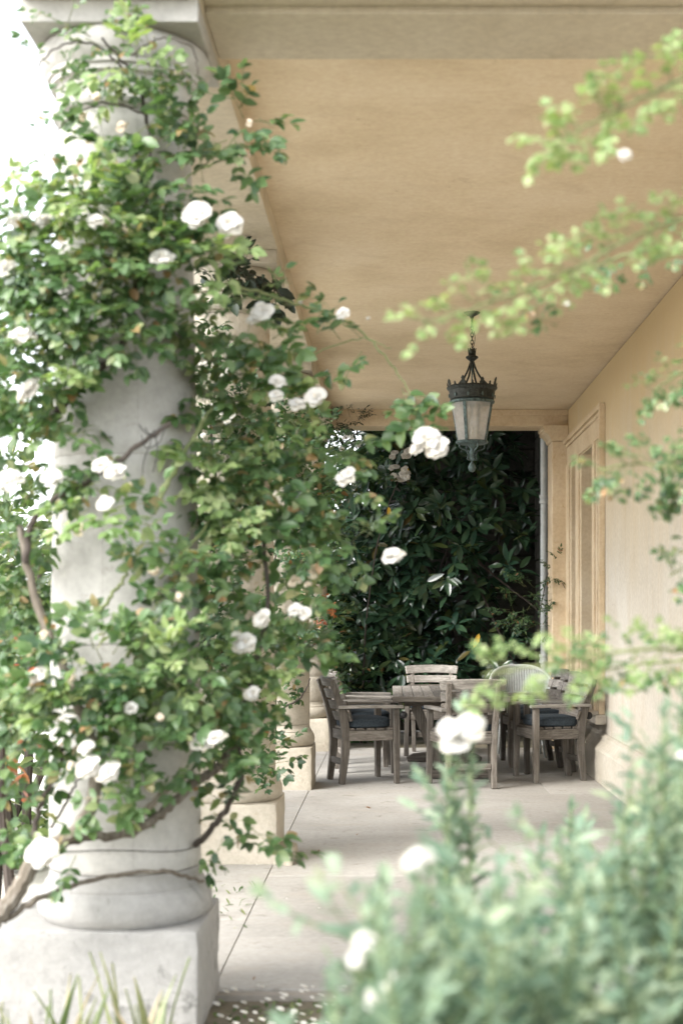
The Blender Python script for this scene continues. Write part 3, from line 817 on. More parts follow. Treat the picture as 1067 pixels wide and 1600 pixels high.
class Plant:
    def __init__(self, name, loc, label, cat, group=None, seed=1):
        self.root = empty(name, loc); tag(self.root, label, cat, group)
        self.loc = Vector(loc); self.rng = random.Random(seed); self.leaves = {}; self.twigs = MB(); self.keep = None
    def leaf(self, key, variant, pos, d, nrm, size):
        if self.keep and not self.keep(pos): return
        self.leaves.setdefault(key, []).append((variant, Vector(pos), frame(d, nrm)*size))
    def shoot(self, key, tmpl, p0, d, length, step, lsize, up=.6, out=Vector((0,-.5,0)), droop=.25, spread=.9, tw=.0022, twig=True):
        rng = self.rng; p = Vector(p0); d = d.normalized(); n = max(2, int(length/step)); pts = [p.copy()]
        side = d.cross(Vector((0,0,1)))
        side = side.normalized() if side.length > .01 else Vector((1,0,0))
        for i in range(n):
            d = (d + rv(rng)*.16 + Vector((0,0,-droop*.15))).normalized()
            p = p + d*step; pts.append(p.copy())
            sg = 1 if i % 2 else -1
            ld = (d*rng.uniform(.3,.8) + side*sg*spread*rng.uniform(.5,1.1) + rv(rng)*.35).normalized()
            nr = Vector((0,0,up)) + out + rv(rng)*.55
            self.leaf(key, rng.randrange(len(tmpl)), p, ld, nr, lsize*rng.uniform(.55,1.25))
        self.leaf(key, rng.randrange(len(tmpl)), p, d, Vector((0,0,up)) + out + rv(rng)*.4, lsize*rng.uniform(.7,1.0))
        if twig: self.twigs.tube([q - self.loc for q in pts], [tw*(1-.6*i/n) for i in range(n+1)], 4)
    def finish(self, mats, tmpls, n_single=300, names=None, twigmat=None, single_keys=None):
        """the leaves that show largest become single parts, the rest one mass"""
        for key, L in self.leaves.items():
            T = tmpls[key]; mat = mats[key]
            def seen(e):
                p = e[1]; px = VX + p.x/p.y*F; py = VY - (p.z-CAMZ)/p.y*F
                inside = -10 < px < 1077 and -10 < py < 1610
                return (0 if inside else 1, p.y)
            L = sorted(L, key=seen)
            k = n_single if (single_keys is None or key in single_keys) else 0
            meshes = []
            if k:
                for v, f in T:
                    me = bpy.data.meshes.new('leaf'); me.from_pydata([tuple(q) for q in v], [], f); me.materials.append(mat)
                    me.polygons.foreach_set('use_smooth', [True]*len(f)); meshes.append(me)
            for var, p, m in L[:k]:
                o = bpy.data.objects.new('leaf', meshes[var]); col.objects.link(o); o.parent = self.root
                M4 = m.to_4x4(); M4.translation = p - self.loc; o.matrix_local = M4
            rest = L[k:]
            if rest:
                V = []; Fc = []; b = 0
                for var, p, m in rest:
                    v, f = T[var]
                    a = np.array(m)
                    V.append(v @ a.T + np.array(p - self.loc)); Fc.extend([tuple(i+b for i in q) for q in f]); b += len(v)
                me = bpy.data.meshes.new('foliage'); V = np.vstack(V)
                me.from_pydata(V.tolist(), [], Fc); me.materials.append(mat)
                me.polygons.foreach_set('use_smooth', [True]*len(Fc))
                o = link('foliage', me, self.root); o['kind'] = 'stuff'
        if self.twigs.v:
            me = bpy.data.meshes.new('twigs'); me.from_pydata(self.twigs.v, [], self.twigs.f); me.materials.append(twigmat or M['cane'])
            me.polygons.foreach_set('use_smooth', [True]*len(me.polygons))
            link('twigs', me, self.root)['kind'] = 'stuff'
    def cane(self, pts, r0, r1, mat, name='stem', seg=8, wob=.006, n=8):
        P = catmull(pts, n); rng = self.rng
        P = [p + rv(rng)*wob for p in P]
        rr = [(r0 + (r1-r0)*i/(len(P)-1))*rng.uniform(.93,1.09) for i in range(len(P))]
        mb = MB(); mb.tube([p - self.loc for p in P], rr, seg)
        return mb.build(name, mat, self.root, smooth=True)

# blossoms: cupped petals in three whorls round a tuft of stamens
def blossom_mesh(seed, whorls=((6,1.0,.05),(7,.92,.42),(6,.78,.75),(6,.62,1.0),(5,.45,1.2)), mat='petal'):
    rng = random.Random(seed); mb = MB()
    tiltx, tilty = rng.uniform(-.2,.2), rng.uniform(-.2,.2)
    for n, L, tilt in whorls:
        ph = rng.uniform(0, 6.28)
        for i in range(n):
            a = ph + 2*math.pi*i/n + rng.uniform(-.3,.3); tl = tilt + rng.uniform(-.28,.28); LL = L*rng.uniform(.75,1.12); W = LL*rng.uniform(.48,.66)
            wp, wa = rng.uniform(0, 6.28), rng.uniform(.04,.13); curl = rng.uniform(.05,.40)
            o = Vector((rng.uniform(-.08,.08), rng.uniform(-.08,.08), rng.uniform(-.05,.08)))
            vs = []
            for u in np.linspace(0, 1, 5):
                for v in np.linspace(-1, 1, 6):
                    wv_ = W*(.25 + .75*math.sin(min(1, u*1.25)*math.pi/2))*math.sqrt(max(0, 1-(max(0,u-.55)/.45)**2*.6))
                    x = u*LL*(1-.12*v*v*u); y = v*wv_
                    zz = .20*LL*(v*v)*(1-.5*u) + .14*math.sin(u*2.6)*LL - curl*LL*max(0,u-.6)**1.5*2 + wa*LL*math.sin(v*4.2+wp)*u*u
                    X = x*math.cos(tl) - zz*math.sin(tl); Z = x*math.sin(tl) + zz*math.cos(tl)
                    px_, py_ = X*math.cos(a) - y*math.sin(a), X*math.sin(a) + y*math.cos(a)
                    vs.append((px_+o.x, py_+o.y, Z*.82+o.z + tiltx*px_ + tilty*py_))
            mb.add(vs, [(j*6+k, j*6+k+1, (j+1)*6+k+1, (j+1)*6+k) for j in range(4) for k in range(5)])
    me = bpy.data.meshes.new('blossom'); me.from_pydata(mb.v, [], mb.f); me.materials.append(M[mat])
    if len(whorls) >= 5:
        me.materials.append(M['heart']); ntot = len(mb.f); nin = whorls[-1][0]*20
        me.polygons.foreach_set('material_index', [0]*(ntot-nin) + [1]*nin)
    me.polygons.foreach_set('use_smooth', [True]*len(me.polygons)); return me
BL = [blossom_mesh(s) for s in range(4)]
BLF = [blossom_mesh(9, ((5,1.0,-.4),(4,.8,.1)), 'faded'), blossom_mesh(10, ((4,1.0,-.9),(4,.7,.3)), 'faded')]
BUD = blossom_mesh(12, ((4,1.0,1.35),(3,.8,1.4)))
def blossom(plant, p, r, facing=None, kind=None, rng=None, name='blossom'):
    rng = rng or plant.rng
    me = (kind or BL)[rng.randrange(len(kind or BL))]
    o = bpy.data.objects.new(name, me); col.objects.link(o); o.parent = plant.root
    f = facing or (Vector((-.15, -.8, .55)) + rv(rng)*.45)
    m = frame(f.orthogonal(), f)
    o.matrix_local = Matrix.Translation(Vector(p) - plant.loc) @ (m*r).to_4x4()
    return o

def blobs(plant, key, tmpl, items, lsize=.125, step=.036, out=Vector((-.1,-.5,0)), L=(.03,.10), dens=1.0, drop=.3, rymax=.15):
    rng = plant.rng
    for px, py, Y, rx, ry, n in items:
        c = at(px, py, Y); RX, RZ = rx/F*Y, ry/F*Y; RY = min(RX, RZ, rymax)
        for i in range(max(1, round(n*dens))):
            u = rv(rng); p = c + Vector((u.x*RX, u.y*RY, u.z*RZ))*.85
            d = Vector((u.x, u.y, u.z))*.7 + rv(rng)*.7 + Vector((0, -.2, .1))
            plant.shoot(key, tmpl, p, d, rng.uniform(*L), step, lsize, out=out, droop=drop)

# ------------------------------------------------------------------ climbing rose on the near column
rose = Plant('climbing_rose', (-1.30, 4.62, .34), 'large white climbing rose covering the foreground column', 'climbing rose', 'climbing roses', 11)
CX, CY = -.955, 5.10
rose.keep = lambda p: (p.x-CX)**2 + (p.y-CY)**2 > .285**2 or p.z < .34 or p.z > 3.5
def A(*q): return [at(x, y, Y) for x, y, Y in q]
B = M['bark']
rose.cane(A((-12,1445,4.55),(25,1395,4.6),(70,1330,4.62),(130,1285,4.60),(150,1200,4.62),(120,1090,4.66),(60,950,4.72),(30,820,4.75)), .030, .012, B)
rose.cane(A((5,1440,4.58),(60,1405,4.62),(130,1378,4.72),(200,1366,4.76),(262,1362,4.80),(318,1378,4.95)), .011, .006, B)
rose.cane(A((70,1330,4.62),(130,1309,4.66),(200,1303,4.7),(252,1272,4.74),(300,1225,4.8),(345,1195,4.9),(375,1130,5.0)), .014, .017, B)
rose.cane(A((200,1303,4.7),(245,1248,4.72),(300,1205,4.78)), .013, .008, B)
rose.cane(A((55,1310,4.62),(62,1260,4.64),(88,1215,4.66),(100,1170,4.68)), .010, .006, M['deadbark'])
rose.cane(A((82,1295,4.72),(110,1240,4.72),(130,1210,4.72)), .005, .003, M['deadbark'])
rose.cane(A((305,1322,5.0),(335,1290,4.95),(365,1245,4.92),(378,1200,4.92),(370,1150,4.95),(392,1060,5.0),(420,930,5.05),(400,760,5.1)), .012, .007, M['deadbark'])
rose.cane(A((40,880,4.72),(50,820,4.72),(85,780,4.70),(150,745,4.70),(205,705,4.71),(268,661,4.74)), .012, .007, M['deadbark'])
rose.cane(A((70,665,4.74),(110,620,4.72),(155,580,4.70),(195,530,4.68),(215,430,4.68),(225,330,4.7),(235,230,4.74),(215,130,4.74),(160,60,4.7)), .016, .004, M['deadbark'])
rose.cane(A((215,130,4.72),(150,70,4.68),(90,75,4.66),(55,110,4.68),(38,130,4.70)), .004, .002, M['deadbark'])
rose.cane(A((230,180,4.72),(170,160,4.68),(110,185,4.66),(70,235,4.70),(75,280,4.72)), .004, .002, M['deadbark'])
rose.cane(A((200,90,4.70),(250,60,4.68),(300,75,4.70),(310,115,4.74)), .003, .002, M['deadbark'])
rose.cane(A((150,970,4.70),(175,930,4.70),(195,905,4.7),(200,870,4.7)), .007, .005, M['cane'])
rose.cane(A((200,1025,4.68),(218,985,4.68),(232,950,4.68)), .007, .005, M['cane'])
rose.cane(A((240,800,4.74),(275,730,4.8),(310,672,4.9),(332,636,4.95)), .010, .006, M['cane'])
rose.cane(A((250,905,4.74),(300,850,4.85),(350,790,5.0),(430,735,5.1),(520,700,5.2)), .006, .004, M['cane'])
rose.cane(A((330,440,5.0),(400,455,5.1),(480,480,5.2),(545,505,5.25),(600,555,5.25),(640,615,5.25),(672,685,5.2)), .0065, .0025, M['cane'])
rose.cane(A((470,560,5.2),(560,530,5.25),(610,545,5.25)), .003, .002, M['cane'])
rose.cane(A((230,330,4.74),(275,290,4.78),(330,250,4.85),(385,200,4.9)), .004, .002, M['cane'])
for pts in ([(228,668),(236,690),(226,715),(222,745)], [(240,672),(246,700),(240,738)], [(218,664),(232,678),(255,668),(250,690),(228,700),(222,680)]):
    rose.cane([at(x, y, 4.70) for x, y in pts], .0022, .0018, M['wire'], 'tie_wire', 5, .002)
rose.cane([Vector((CX + .272*math.cos(a), CY + .272*math.sin(a), .60+.01*math.sin(3*a))) for a in np.linspace(-2.9, .3, 16)], .0016, .0016, M['wire'], 'tie_wire', 5, .0)
rose.cane([Vector((CX + .262*math.cos(a), CY + .262*math.sin(a), 1.30+.01*math.sin(3*a))) for a in np.linspace(-2.9, .3, 16)], .0016, .0016, M['wire'], 'tie_wire', 5, .0)
front = [
 (130,50,4.68,60,22,7),(205,85,4.7,60,35,8),(255,140,4.72,45,45,8),(85,115,4.7,25,25,3),(60,235,4.75,18,25,3),(160,160,4.72,60,40,6),
 (205,225,4.7,60,55,14),(262,262,4.72,40,70,16),(225,315,4.68,90,45,18),(140,330,4.62,90,35,12),
 (55,385,4.7,70,60,20),(150,400,4.6,110,60,34),(240,420,4.6,70,50,24),(110,475,4.62,110,55,30),(50,560,4.7,60,80,26),(180,515,4.6,75,45,20),(245,375,4.64,60,40,14),(200,555,4.62,50,20,3),(20,470,4.8,50,90,16),
 (35,625,4.75,45,60,16),(55,715,4.72,60,45,16),(120,692,4.68,40,16,6),(20,810,4.8,40,60,14),(160,795,4.66,40,22,3),(85,610,4.7,28,26,5),
 (215,825,4.66,45,30,6),(255,930,4.66,45,22,8),(290,850,4.76,28,40,5),
 (250,1055,4.64,85,55,26),(160,1040,4.6,90,50,26),(115,1110,4.6,100,50,26),(55,1150,4.68,60,55,16),(215,1140,4.62,75,50,20),(170,1205,4.6,80,30,12),(285,1105,4.68,50,55,12),
 (330,1180,4.78,50,40,10),(200,1250,4.62,40,28,4),(112,1325,4.6,28,30,5),(250,1005,4.66,40,20,3),(25,1255,4.75,35,35,6),(30,1050,4.8,40,60,10),(310,1060,4.8,60,60,16),
]
right = [
 (330,230,4.85,50,30,6),(385,195,4.9,28,35,9),(360,215,4.88,25,25,5),(300,165,4.8,8,8,1),(320,290,4.85,20,20,2),
 (340,625,5.1,38,80,20),(360,470,5.0,55,55,17),(425,520,5.05,65,50,18),(365,555,5.05,60,50,12),(405,600,5.1,50,40,10),(320,510,4.95,40,50,10),
 (340,715,5.05,55,55,22),(420,745,5.1,65,55,26),(500,770,5.15,55,50,22),(385,830,5.1,65,60,25),(465,850,5.15,50,55,18),(555,830,5.2,35,40,7),(335,900,5.1,35,60,13),
 (430,920,5.15,50,45,9),(340,800,5.0,40,50,9),(520,700,5.2,40,30,6),(455,690,5.2,50,30,7),
 (400,1000,5.05,75,50,18),(335,1010,4.95,60,50,14),(460,1035,5.1,42,35,9),(415,1085,5.05,50,35,10),(345,1085,4.95,55,50,13),(365,1155,4.95,32,36,9),(480,960,5.15,30,40,5),
 (470,480,5.2,25,18,2),(525,505,5.25,25,20,2),(575,545,5.25,24,30,3),(622,600,5.25,20,30,2),(650,650,5.25,24,25,3),(690,660,5.2,15,15,1),(540,545,5.25,20,20,1),
 (330,1265,4.95,22,14,2),(365,1275,4.93,22,16,3),(400,1285,4.93,22,14,3),(438,1322,4.93,10,16,2),(345,1300,4.95,18,14,2),
]
blobs(rose, 'rose', T_ROSE, front[:6], dens=1.2, lsize=.085)
blobs(rose, 'rose', T_ROSE, front[6:], dens=.82, lsize=.128)
blobs(rose, 'rose', T_ROSE, right, dens=.56, lsize=.138)
back_l = [(30,880,5.5,50,60,22),(35,980,5.6,45,60,20),(30,1100,5.6,45,50,16),(15,700,5.5,40,60,18),(10,1010,5.5,30,50,8),(15,600,5.4,40,60,18),(15,480,5.3,45,60,20),(20,390,5.2,45,40,14),(60,520,5.3,30,60,10)]
blobs(rose, 'rose', T_ROSE, back_l)
bright = [(215,110,4.66,60,40,6),(150,320,4.56,90,40,8),(50,340,4.64,50,40,8),(180,330,4.6,60,30,5),(300,400,4.62,50,40,7),(170,790,4.6,50,25,5),(330,730,4.98,70,50,8),(350,790,4.98,60,50,8),(430,640,5.05,50,30,4),(230,1040,4.55,70,40,7),(130,1090,4.55,80,40,6),(430,1060,4.98,50,40,5),(60,560,4.6,40,60,5)]
blobs(rose, 'bright', T_ROSE, bright)
for px, py, r, Y in [(307,338,24,4.58),(360,350,22,4.72),(256,405,20,4.55),(35,528,21,4.62),(50,610,23,4.62),(15,755,22,4.62),(80,748,17,4.6),(160,730,17,4.6),(183,740,17,4.58),(165,786,14,4.6),(57,1065,24,4.55),(318,1158,20,4.66),(338,1155,16,4.68),(142,1200,20,4.5),(172,1208,20,4.5),(135,1170,14,4.52),(65,1335,27,4.5),(205,1108,11,4.5),(410,487,18,4.98),(398,500,12,4.98),(668,688,22,5.1),(686,702,19,5.1),(655,700,14,5.1),(612,872,19,5.1),(540,748,16,5.1),(492,622,18,5.05),(464,632,14,5.05),(434,598,13,5.0),(432,618,12,5.0),(412,968,16,4.95),(385,1003,17,4.95),(368,998,12,4.95),(462,955,13,5.05),(476,960,12,5.05),(395,1085,13,4.9),(536,492,12,5.15),(150,345,14,4.5),(30,350,18,4.6),(70,345,16,4.6),(10,420,18,4.7),(380,1010,15,4.95),(545,742,12,5.1)]:
    Y -= .07 if px < 330 else .16
    blossom(rose, at(px, py, Y), r/F*Y*1.05)
for px, py, r, Y in [(300,1155,9,4.64),(100,440,10,4.56),(60,270,10,4.7),(150,150,10,4.64),(280,110,9,4.66),(190,195,12,4.62),(130,180,9,4.66),(165,345,12,4.52),(200,355,12,4.52),(390,190,8,4.84),(205,760,12,4.58),(240,890,12,4.58),(280,930,10,4.6),(125,825,13,4.58),(460,905,14,5.05),(490,890,14,5.05),(480,915,10,5.05),(110,1060,11,4.5),(180,1190,9,4.5),(300,380,9,4.55),(110,1195,8,4.5),(250,1120,9,4.52),(70,990,10,4.6)]:
    blossom(rose, at(px, py, Y), r/F*Y, kind=BLF, name='faded_blossom')
for px, py, Y in [(60,255,4.7),(70,245,4.7),(85,245,4.7),(260,95,4.66),(290,105,4.66),(240,60,4.66),(470,475,5.15),(575,500,5.2),(250,150,4.64),(310,1140,4.64),(520,500,5.2)]:
    blossom(rose, at(px, py, Y), .014, facing=Vector((0,-.2,1)), kind=[BUD], name='bud')
rose.finish({'rose': M['rose'], 'bright': M['rosebright']}, {'rose': T_ROSE, 'bright': T_ROSE}, n_single=150)

# ------------------------------------------------------------------ roses on the other columns
def other_rose(cy, seed, label, items, bl, n_single, cane_pts, lsize, fbl=()):
    r = Plant('climbing_rose', (-1.0, cy-.42, 0), label, 'climbing rose', 'climbing roses', seed)
    r.keep = lambda p: (p.x-CX)**2 + (p.y-cy)**2 > .30**2
    for q in cane_pts: r.cane(A(*q), .012, .005, M['deadbark'])
    blobs(r, 'rose', T_ROSE, items, lsize=lsize, step=.045, L=(.14,.30), rymax=.3)
    for px, py, rr, Y in bl: blossom(r, at(px, py, Y), rr/F*Y)
    for px, py, rr, Y in fbl: blossom(r, at(px, py, Y), rr/F*Y, kind=BLF, name='faded_blossom')
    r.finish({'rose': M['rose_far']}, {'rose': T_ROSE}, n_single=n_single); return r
other_rose(8.37, 21, 'dark leaved rose with small white blooms on the second column',
  [(330,640,8.0,45,60,42),(345,740,8.1,50,60,38),(325,860,8.2,40,70,36),(345,960,8.0,45,60,34),(320,560,8.2,40,50,26),(315,480,8.3,35,60,20),(440,780,8.2,45,50,18),(390,870,8.1,30,50,8),(480,720,8.3,40,50,12),(400,700,8.0,40,40,9),(310,1010,8.0,40,50,12),(380,1050,8.0,40,40,10),(400,1195,7.95,32,18,9),(330,1110,8.0,50,50,14),(430,640,8.0,30,30,5)],
  [(350,645,7,7.8),(362,650,7,7.8),(355,660,6,7.8),(345,588,7,7.8),(358,580,7,7.8),(310,572,8,7.8),(322,570,7,7.8),(318,680,5,7.8),(340,690,4,7.8),(308,715,5,7.8),(330,635,5,7.8),(352,790,5,7.8)], 60,
  [((330,1210,8.0),(345,1100,8.05),(310,960,8.05),(340,800,8.0),(330,640,8.0),(380,520,8.0)), ((320,1000,8.05),(300,960,8.05),(302,900,8.05))], .12)
other_rose(11.85, 31, 'climbing rose with sparse reddish leaves on the third column',
  [(455,690,11.4,40,40,22),(480,740,11.5,40,40,20),(470,800,11.5,40,50,20),(455,880,11.4,40,60,18),(500,850,11.5,30,50,12),(470,960,11.4,40,40,14),(500,1010,11.5,25,50,10),(440,1030,11.4,40,40,8),(430,650,11.4,30,40,14),(500,700,11.6,20,30,10)],
  [(415,650,4,11.2),(470,705,4,11.2)], 40,
  [((420,1150,11.4),(440,1110,11.4),(470,1090,11.4),(485,1060,11.4)), ((430,1150,11.4),(430,980,11.4),(425,900,11.4),(445,800,11.4),(440,680,11.4))], .13,
  [(460,905,9,11.2),(478,900,10,11.2),(470,925,9,11.2)])
rr = Plant('red_creeper', at(480,1040,11.3), 'small red leaved creeper beside the third column', 'creeper', None, 5)
blobs(rr, 'red', T_ROSE, [(497,945,11.3,10,10,3),(505,962,11.3,8,12,2),(490,985,11.3,6,6,1)], lsize=.08)
rr.cane(A((480,1040,11.3),(490,1000,11.3),(497,950,11.3)), .006, .003, M['deadbark'])
rr.finish({'red': M['red']}, {'red': T_ROSE}, n_single=20)

# dark trailing vine at the second capital, and at the far beam corner
vn = Plant('trailing_vine', at(345,390,7.9), 'dark leaved vine trailing under the second capital', 'vine', 'dark vines', 41)
for a, b_ in (((345,392),(405,410)), ((380,425),(472,422)), ((345,400),(395,450)), ((425,430),(440,490)), ((395,430),(415,480))):
    p0, p1 = at(*a, 7.6), at(*b_, 7.45)
    vn.shoot('vine', T_OVAL, p0, p1-p0, (p1-p0).length, .034, .085, up=.2, out=Vector((0,-.8,0)), droop=.6, spread=.8, tw=.004)
    vn.shoot('vine', T_OVAL, p0+Vector((.0,.03,-.02)), p1-p0+Vector((0,0,-.05)), (p1-p0).length*.8, .042, .085, up=.2, out=Vector((0,-.8,0)), droop=1.4, spread=.9, tw=.004)
blobs(vn, 'vine', T_OVAL, [(370,405,7.8,30,20,6),(355,420,7.8,20,25,5),(345,450,7.8,25,30,5)], lsize=.06, step=.03)
vn.finish({'vine': M['vine']}, {'vine': T_OVAL}, n_single=60, twigmat=M['deadbark'])
v2 = Plant('trailing_vine', at(520,668,14.9), 'dark vine sprays hanging from the far beam corner', 'vine', 'dark vines', 43)
blobs(v2, 'vine', T_PINN, [(520,655,14.8,22,18,8),(550,658,14.8,22,10,5),(440,660,14.6,40,40,20),(470,640,14.6,30,30,12),(530,700,15.0,25,30,8)], lsize=.2, step=.06)
v2.finish({'vine': M['vine']}, {'vine': T_PINN}, n_single=40, twigmat=M['deadbark'])

# ------------------------------------------------------------------ magnolia against the dark wall
mg = Plant('magnolia_tree', (.25, 16.9, 0), 'large glossy dark magnolia filling the far end behind the table', 'magnolia', None, 51)
tr = [at(640,1120,16.9), at(650,1000,16.85), at(640,880,16.8), at(655,760,16.8), at(650,640,16.8), at(640,480,16.9)]
tr[0].z = 0
mg.cane(tr, .07, .03, M['deadbark'], 'trunk', 10)
rm = random.Random(52)
for k in range(26):
    b0 = tr[rm.randrange(1, 5)].lerp(tr[rm.randrange(1, 5)], rm.random())
    e = at(rm.uniform(450,850), rm.uniform(560,1080), rm.uniform(16.0,17.2)); mid = b0.lerp(e, .5) + Vector((0, rm.uniform(-.2,.1), rm.uniform(-.1,.25)))
    mg.cane([b0, mid, e], .02, .008, M['deadbark'], 'branch', 6, .012, 6)
def rosette(p, d, n, size, key='magnolia'):
    d = d.normalized()
    for i in range(n):
        a = i*2.4 + rm.uniform(-.3,.3); u = d.orthogonal().normalized(); w_ = d.cross(u)
        ld = d*rm.uniform(.05,.7) + (u*math.cos(a) + w_*math.sin(a)) + Vector((0,0,-.25))
        nr = d*1.0 + Vector((0,-.2,.5)) + rv(rm)*.3
        mg.leaf(key, rm.randrange(3), p + ld.normalized()*.02 + rv(rm)*.03, ld, nr, size*rm.uniform(.7,1.15))
cnt = 0
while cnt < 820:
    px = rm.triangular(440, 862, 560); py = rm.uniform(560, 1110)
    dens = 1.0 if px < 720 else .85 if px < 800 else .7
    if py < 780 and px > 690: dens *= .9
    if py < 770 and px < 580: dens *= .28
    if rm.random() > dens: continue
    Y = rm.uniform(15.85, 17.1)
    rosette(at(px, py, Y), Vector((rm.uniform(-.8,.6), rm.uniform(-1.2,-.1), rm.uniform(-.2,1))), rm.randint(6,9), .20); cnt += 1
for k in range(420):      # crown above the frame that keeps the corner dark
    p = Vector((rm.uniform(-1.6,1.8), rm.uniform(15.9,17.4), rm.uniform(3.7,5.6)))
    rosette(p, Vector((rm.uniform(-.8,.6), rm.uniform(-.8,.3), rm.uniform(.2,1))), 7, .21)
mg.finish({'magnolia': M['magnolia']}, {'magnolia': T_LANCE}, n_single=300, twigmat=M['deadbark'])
me = bpy.data.meshes.new('leaf'); v, f = T_LANCE[1]; me.from_pydata([tuple(q) for q in v], [], f); me.materials.append(M['yellow'])
for (px, py, s, d) in ((748,990,.17,Vector((-.35,0,-1))),(607,792,.14,Vector((.1,0,-1))),(634,745,.10,Vector((.3,0,1)))):
    o = bpy.data.objects.new('leaf', me); col.objects.link(o); o.parent = mg.root
    p = at(px, py, 15.75); o.matrix_local = Matrix.Translation(p - mg.loc) @ (frame(d, Vector((.3,-1,.2)))*s).to_4x4(); o['label'] = 'yellow dying magnolia leaf'

# white rambler with a spray of small blooms high at the back
rb = Plant('rambling_rose', (-.35, 15.9, 0), 'white rambling rose with a dense flower spray high behind the table', 'rambling rose', None, 61)
rb.cane([Vector((-.35,15.9,0)), Vector((-.3,15.85,1.2)), Vector((-.15,15.8,2.3)), Vector((.1,15.75,3.0)), Vector((.15,15.75,3.1))], .012, .004, M['deadbark'])
r6 = random.Random(6)
for k in range(15):
    blossom(rb, at(600+r6.uniform(0,46), 752-r6.uniform(-2,48)*(1 if True else 0), 15.7+r6.uniform(-.05,.05)), 6.0/F*15.7, facing=Vector((0,-1,.4))+rv(r6)*.4)
for k in range(26):
    blossom(rb, at(515+r6.uniform(0,50), 675+r6.uniform(0,115), 16.2+r6.uniform(-.2,.2)), r6.uniform(4,6.5)/F*16, facing=Vector((-.2,-1,.5))+rv(r6)*.5)
blobs(rb, 'rose', T_ROSE, [(620,735,15.8,28,30,8),(545,720,16.1,45,45,20),(540,790,16.1,40,40,16),(520,860,16.0,40,50,20),(515,960,15.9,40,60,26),(530,1040,15.8,50,40,20),(500,1075,15.7,40,30,14)], lsize=.15, step=.05, rymax=.3)
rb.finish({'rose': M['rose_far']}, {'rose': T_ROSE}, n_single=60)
ws = Plant('wisteria_vine', (1.62, 15.62, 0), 'ferny green vine curling round the drainpipe at the far pilaster', 'vine', None, 71)
ws.cane([Vector((1.58,15.6,0)), Vector((1.56,15.58,.8)), Vector((1.6,15.5,1.4)), at(860,885,15.4), at(882,920,15.0)], .008, .003, M['deadbark'])
blobs(ws, 'rose', T_PINN, [(835,930,15.3,30,35,12),(860,900,15.2,20,20,6),(810,960,15.4,25,30,8),(845,990,15.4,20,30,6)], lsize=.20, step=.06)
ws.finish({'rose': M['rose_far']}, {'rose': T_PINN}, n_single=40)

# ------------------------------------------------------------------ garden outside the columns
def bush(name, label, center, rx, ry, rz, n, mat, seed, lsize=.10, tm=None, group='shrubs outside the columns'):
    b_ = Plant(name, (center[0], center[1], 0), label, 'shrub', group, seed)
    rg = random.Random(seed)
    for k in range(n):
        u = rv(rg); q = u.normalized()*(u.length**.5)
        wob = 1 + .25*noise.noise(q*2.3 + Vector((seed, 0, 0)))
        p = Vector((center[0]+q.x*rx*wob, center[1]+q.y*ry*wob, max(.05, center[2]+q.z*rz*wob)))
        b_.shoot('l', tm or T_OVAL, p, q + Vector((0,-.2,.5)), .22, .05, lsize, out=Vector((-.3,-.3,.2)), twig=False)
    for k in range(4):
        b_.cane([Vector((center[0]+rg.uniform(-.1,.1), center[1], 0)), Vector((center[0]+rg.uniform(-rx,rx)*.4, center[1], center[2])), Vector((center[0]+rg.uniform(-rx,rx)*.6, center[1], center[2]+rz*.6))], .03, .01, M['deadbark'])
    b_.finish({'l': mat}, {'l': tm or T_OVAL}, n_single=0)
bush('garden_shrub', 'leafy green shrub outside the first bay, left of the column', (-2.12, 7.9, 1.15), .5, .6, 1.0, 330, M['hedge'], 81)
bush('garden_shrub', 'tall green shrub outside between the first and second columns', (-2.6, 9.8, .7), .8, .7, .75, 300, M['hedge'], 82)
bush('garden_shrub', 'rust red shrub low outside beside the near column', (-1.93, 6.9, .95), .12, .2, .28, 26, M['red'], 83, .07)
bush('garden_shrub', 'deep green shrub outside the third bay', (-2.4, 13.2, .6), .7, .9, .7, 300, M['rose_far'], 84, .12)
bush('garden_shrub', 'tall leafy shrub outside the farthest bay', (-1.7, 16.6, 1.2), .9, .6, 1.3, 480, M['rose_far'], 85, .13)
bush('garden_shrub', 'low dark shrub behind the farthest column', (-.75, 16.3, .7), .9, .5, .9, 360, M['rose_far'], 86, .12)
for i, (x, y, s) in enumerate(((-7, 24, 1.6), (-10.5, 27, 2.0), (-4.5, 26, 1.5), (-14, 30, 2.2))):
    bush('garden_tree', ['rounded garden tree beyond the gravel path', 'wider garden tree beyond the gravel path', 'small garden tree in line behind the columns', 'farthest garden tree at the side'][i], (x, y, s*.9), s*1.1, s, s, 420, M['hedge'], 90+i, .22, group='far garden trees')

# ------------------------------------------------------------------ foreground: rose bush sprays from the side
rs = Plant('rose_bush', (1.35, 3.75, 0), 'tall rose bush at the side whose pale green sprays reach into view', 'rose bush', None, 101)
rs.cane([Vector((1.35,3.75,0)), Vector((1.32,3.72,.9)), Vector((1.36,3.68,1.8)), Vector((1.30,3.6,2.7))], .022, .010, M['bark'], 'trunk')
def spray(pts, Y, width, n, key, ls, side=.06, tw=.005):
    P = [at(x, y, Y) for x, y in pts]
    rs.cane(P, tw, tw*.4, M['cane'], 'cane', 6, .003)
    C = catmull(P, 10); rg = rs.rng
    for k in range(n):
        i = rg.randrange(len(C)-1); p = C[i].lerp(C[i+1], rg.random()); t = (C[i+1]-C[i]).normalized()
        sgn = rg.choice((-1,1))
        d = t*rg.uniform(.2,.8) + Vector((rg.uniform(-.3,.3), rg.uniform(-.6,.6), sgn*rg.uniform(.3,1)))
        rs.shoot(key, T_ROSE, p, d, rg.uniform(.3,1)*width, .026, ls, out=Vector((-.1,-.4,.2)), tw=.0015)
base = Vector((1.32,3.62,2.4))
spray([(1230,40),(1120,95),(1010,150),(920,195),(855,225)], 2.75, .075, 50, 'bright', .052)
